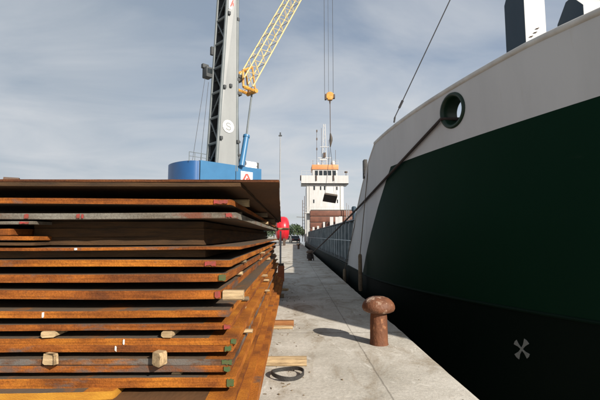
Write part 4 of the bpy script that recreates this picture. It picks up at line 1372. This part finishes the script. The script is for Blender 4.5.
# luffing ropes from tower head to jib head
for dy in (-.5, .5): ropes.tube([Vector((ctp.x, ctp.y + dy, 30.9)), tipl + Vector((0, dy, .9))], .025, 5)
ropes.build('hoist_ropes', WIRE, crane)
hk = empty('hook_block', hb)
mb = MB()
mb.lathe([(0, -.22), (.50, -.22), (.56, -.1), (.56, .1), (.50, .22), (0, .22)], (0.05, 0, .12), 20, Matrix.Rotation(R(90), 3, 'X'))
mb.box((0.05, 0, -.18), (.62, .5, .5), bev=.06)
mb.build('sheave_housing', YEL_HOOK, hk)
mb = MB().box((-.50, -.02, -.02), (.26, .42, .75), bev=.05).box((.58, -.02, .05), (.24, .42, .55), bev=.05)
mb.build('side_weight', DARK_IRON, hk)
mb = MB()
zc = at(329.8, 134, HY).z - hb.z; ze = at(330.8, 147, HY).z - hb.z
mb.tube([(0.05, 0, -.4), (0.06, 0, -1.0), (.08, 0, zc)], [.14, .045, .04], 8)
mb.build('chain', DARK_IRON, hk)
mb = MB().tube([(.08, 0, zc + .1), (.16, 0, zc - .5), (.14, 0, (zc + ze) / 2), (.06, 0, ze)], [.08, .20, .22, .06], 10)
mb.build('lifting_tongs', STEEL_DARK, hk)
hk.parent = crane
hk.matrix_parent_inverse = Matrix.Identity(4)
hk.location = loc(hb); hk.rotation_euler = (0, 0, -A_)
# the load: a dark tilted steel plate bundle over the hold
lc = at(330, 198, HY)
root = empty('lifted_load', lc)
Mx = Matrix.Rotation(R(9), 3, 'Y') @ Matrix.Rotation(R(-32), 3, 'X')
mb = MB()
for k in range(3): mb.box(Mx @ Vector((0.02 * k, 0, -.09 + .09 * k)), (1.68 - .05 * k, 1.5, .085), M=Mx)
mb.build('plate_bundle', STEEL_DARK, root)
mb = MB()
tp = Vector((hb.x + .06, HY, hb.z + ze + .05)) - lc
for sx in (-.7, .7):
    for sy in (-.6, .6): mb.tube([Mx @ Vector((sx, sy, .1)), tp], .016, 4)
mb.build('sling', WIRE, root)
tag(root, 'dark tilted steel load hanging in front of the white bridge', 'load')
# undercarriage (mostly hidden behind the stack)
mb = MB().box((3.5, 2.7, 2.2), (9.0, 3.0, 1.0), bev=.1).lathe([(1.9, 2.7), (1.9, 4.1), (0, 4.1)], (3.2, 2.7, 0), 32)
mb.build('chassis', CR_BLUE, crane)
wp = None
for k in range(5):
    for sy in (0.75, 4.65):
        if wp is None:
            wp = MB().lathe([(0, -.25), (.45, -.25), (.78, -.22), (.82, -.1), (.82, .1), (.78, .22), (.45, .25), (0, .25)], (0, 0, 0), 24, Matrix.Rotation(R(90), 3, 'X')).build('wheel', BLACK_RUBBER, crane)
            o = wp
        else:
            o = wp.copy(); col.objects.link(o); o.parent = crane
        o.location = (0.1 + k * 1.75, sy, .82)
for sx in (-1.2, 7.6):
    mb = MB().box((sx, 2.9, 1.9), (.5, 6.2, .5), bev=.04)
    for sy in (0.2, 5.6): mb.tube([(sx, sy, 1.9), (sx, sy, .12)], .16, 10); mb.box((sx, sy, .08), (1.3, 1.3, .16), bev=.02)
    mb.build('outrigger', CR_BLUE, crane)
mb = MB()
for k in range(4): mb.box((3.5 + 1.2 * (k % 2), 2.0 + 1.2 * (k // 2), 2.9), (.8, .8, .5))

# ================================================================== BACKGROUND
# red tank
rt = at(289.3, 229, 60)
zt_ = at(282, 216.6, 60).z; zb_ = at(282, 241.0, 60).z
root = empty('red_tank', (rt.x, 60, 0))
rr_ = (zt_ - zb_) / 2
mz = (zt_ + zb_) / 2
prof = [(0.0, 0.0), (rr_ * .45, .03), (rr_ * .75, .15), (rr_ * .92, .38), (rr_, .75), (rr_, 1.35), (rr_ * .92, 1.75), (rr_ * .6, 2.0), (0, 2.1)]
MB().lathe(prof, (0, 0, mz), 32, Matrix.Rotation(R(-90), 3, 'Y')).build('tank_shell', RED, root)
mb = MB()
for x_ in (-.75, -1.35): mb.box((x_, 0, zb_ / 2 + .2), (.35, 2.2, zb_ + .4))
mb.build('cradle', DARK_IRON, root)
tag(root, 'glossy red rounded tank standing past the far end of the steel stack', 'tank')

# light mast
lm = at(280, 200, 105)
root = empty('light_mast', (lm.x, 105, 0))
zt_ = at(280, 136, 105).z
MB().tube([(0, 0, 0), (0, 0, zt_)], [.26, .12], 10).build('pole', MAST, root)
mb = MB().box((0, 0, zt_ + .1), (.9, .5, .25)).box((0, 0, zt_ + .5), (.35, .35, .9))
mb.build('lamp_head', CR_INNER, root)
tag(root, 'thin tall light mast against the sky right of the crane', 'light mast')

# parked cars
def car(x, y, rz, m, label):
    root = empty('parked_car', (x, y, 0), rz)
    mb = MB()
    prof_ = [(-2.1, .35), (-2.12, .75), (-1.95, .92), (-1.45, .98), (-1.0, 1.42), (.55, 1.46), (1.15, 1.0), (1.95, .85), (2.12, .62), (2.1, .35)]
    mb.prism([(-.85, a, b_) for a, b_ in prof_], (1.7, 0, 0))
    mb.build('body', m, root)
    mb = MB()
    for sx in (-.853, .853):
        mb.prism([(sx, -1.3, 1.0), (sx, -.95, 1.34), (sx, .5, 1.37), (sx, .95, 1.0)], (.004 if sx > 0 else -.004, 0, 0))
    mb.prism([(-.7, -1.43, 1.02), (.7, -1.43, 1.02), (.66, -1.06, 1.385), (-.66, -1.06, 1.385)], (0, -.02, .02))
    mb.build('window_glass', GLASS, root)
    for sx in (-.78, .78):
        for sy in (-1.3, 1.35):
            MB().lathe([(0, -.1), (.2, -.1), (.31, -.08), (.32, .08), (.2, .1), (0, .1)], (sx, sy, .32), 16, Matrix.Rotation(R(90), 3, 'Y')).build('wheel', BLACK_RUBBER, root)
    for sx in (-.6, .6): MB().box((sx, -2.12, .72), (.3, .04, .14)).build('tail_light', SIGN_RED, root)
    tag(root, label, 'car', 'cars parked on the far quay')
a = at(294.5, 243, 84); car(a.x, 84, R(8), CAR_DARK, 'dark parked car far down the quay right of the red tank')
a = at(291.6, 240, 110); car(a.x - .3, 110, R(35), CAR_DARK, 'dark parked car farthest away in front of the tree line')

# trees on the horizon
leafq = [Vector((math.cos(a_), math.sin(a_), 0)) for a_ in (0.3, 1.9, 3.5, 5.0)]
def tree(x, y, h, wd, seed, m, label):
    rg = random.Random(seed)
    root = empty('tree', (x, y, 0))
    mb = MB().tube([(0, 0, 0), (.1, 0, h * .35), (.05, .1, h * .8)], [h * .03, h * .022, h * .006], 7)
    cl = []
    for k in range(9):
        a_ = rg.random() * 6.28; r_ = wd * (.15 + .3 * rg.random()); z_ = h * (.35 + .55 * rg.random())
        e_ = Vector((math.cos(a_) * r_, math.sin(a_) * r_, z_))
        mb.tube([(0.08, 0, h * (.25 + .3 * rg.random())), e_], [h * .012, h * .004], 5); cl.append(e_)
    mb.build('trunk', BARK, root)
    mb = MB()
    for e_ in cl:
        for k in range(70):
            d_ = Vector((rg.gauss(0, 1), rg.gauss(0, 1), rg.gauss(0, .7))).normalized() * wd * .27 * rg.random() ** .4
            c_ = e_ + d_; s_ = wd * .045 * (0.6 + rg.random())
            q_ = Matrix.Rotation(rg.random() * 6.28, 3, Vector((rg.random() - .5, rg.random() - .5, rg.random() - .5)).normalized())
            mb.bm.faces.new([mb.bm.verts.new(c_ + q_ @ (v * s_)) for v in leafq])
    mb.build('crown', m, root)
    tag(root, label, 'tree', 'trees on the far horizon')
for i, (px, h, wd) in enumerate(((262, 8, 9), (268, 7, 8), (274, 9, 10), (280, 8, 9), (286, 8, 8), (290.8, 10, 7), (294.2, 9, 7), (297.8, 7, 7), (303, 6.5, 7))):
    y = 235 + (i * 37) % 50
    a = at(px, 236, y)
    lbl = {5: 'taller round tree on the horizon beside the red tank', 6: 'dark tree on the horizon in the middle of the gap', 7: 'lower tree on the horizon next to the ship ladder'}.get(i, 'distant dark green tree mostly hidden behind the stack and ship')
    tree(a.x, y, h, wd, 20 + i, LEAF if i % 2 else LEAF2, lbl)
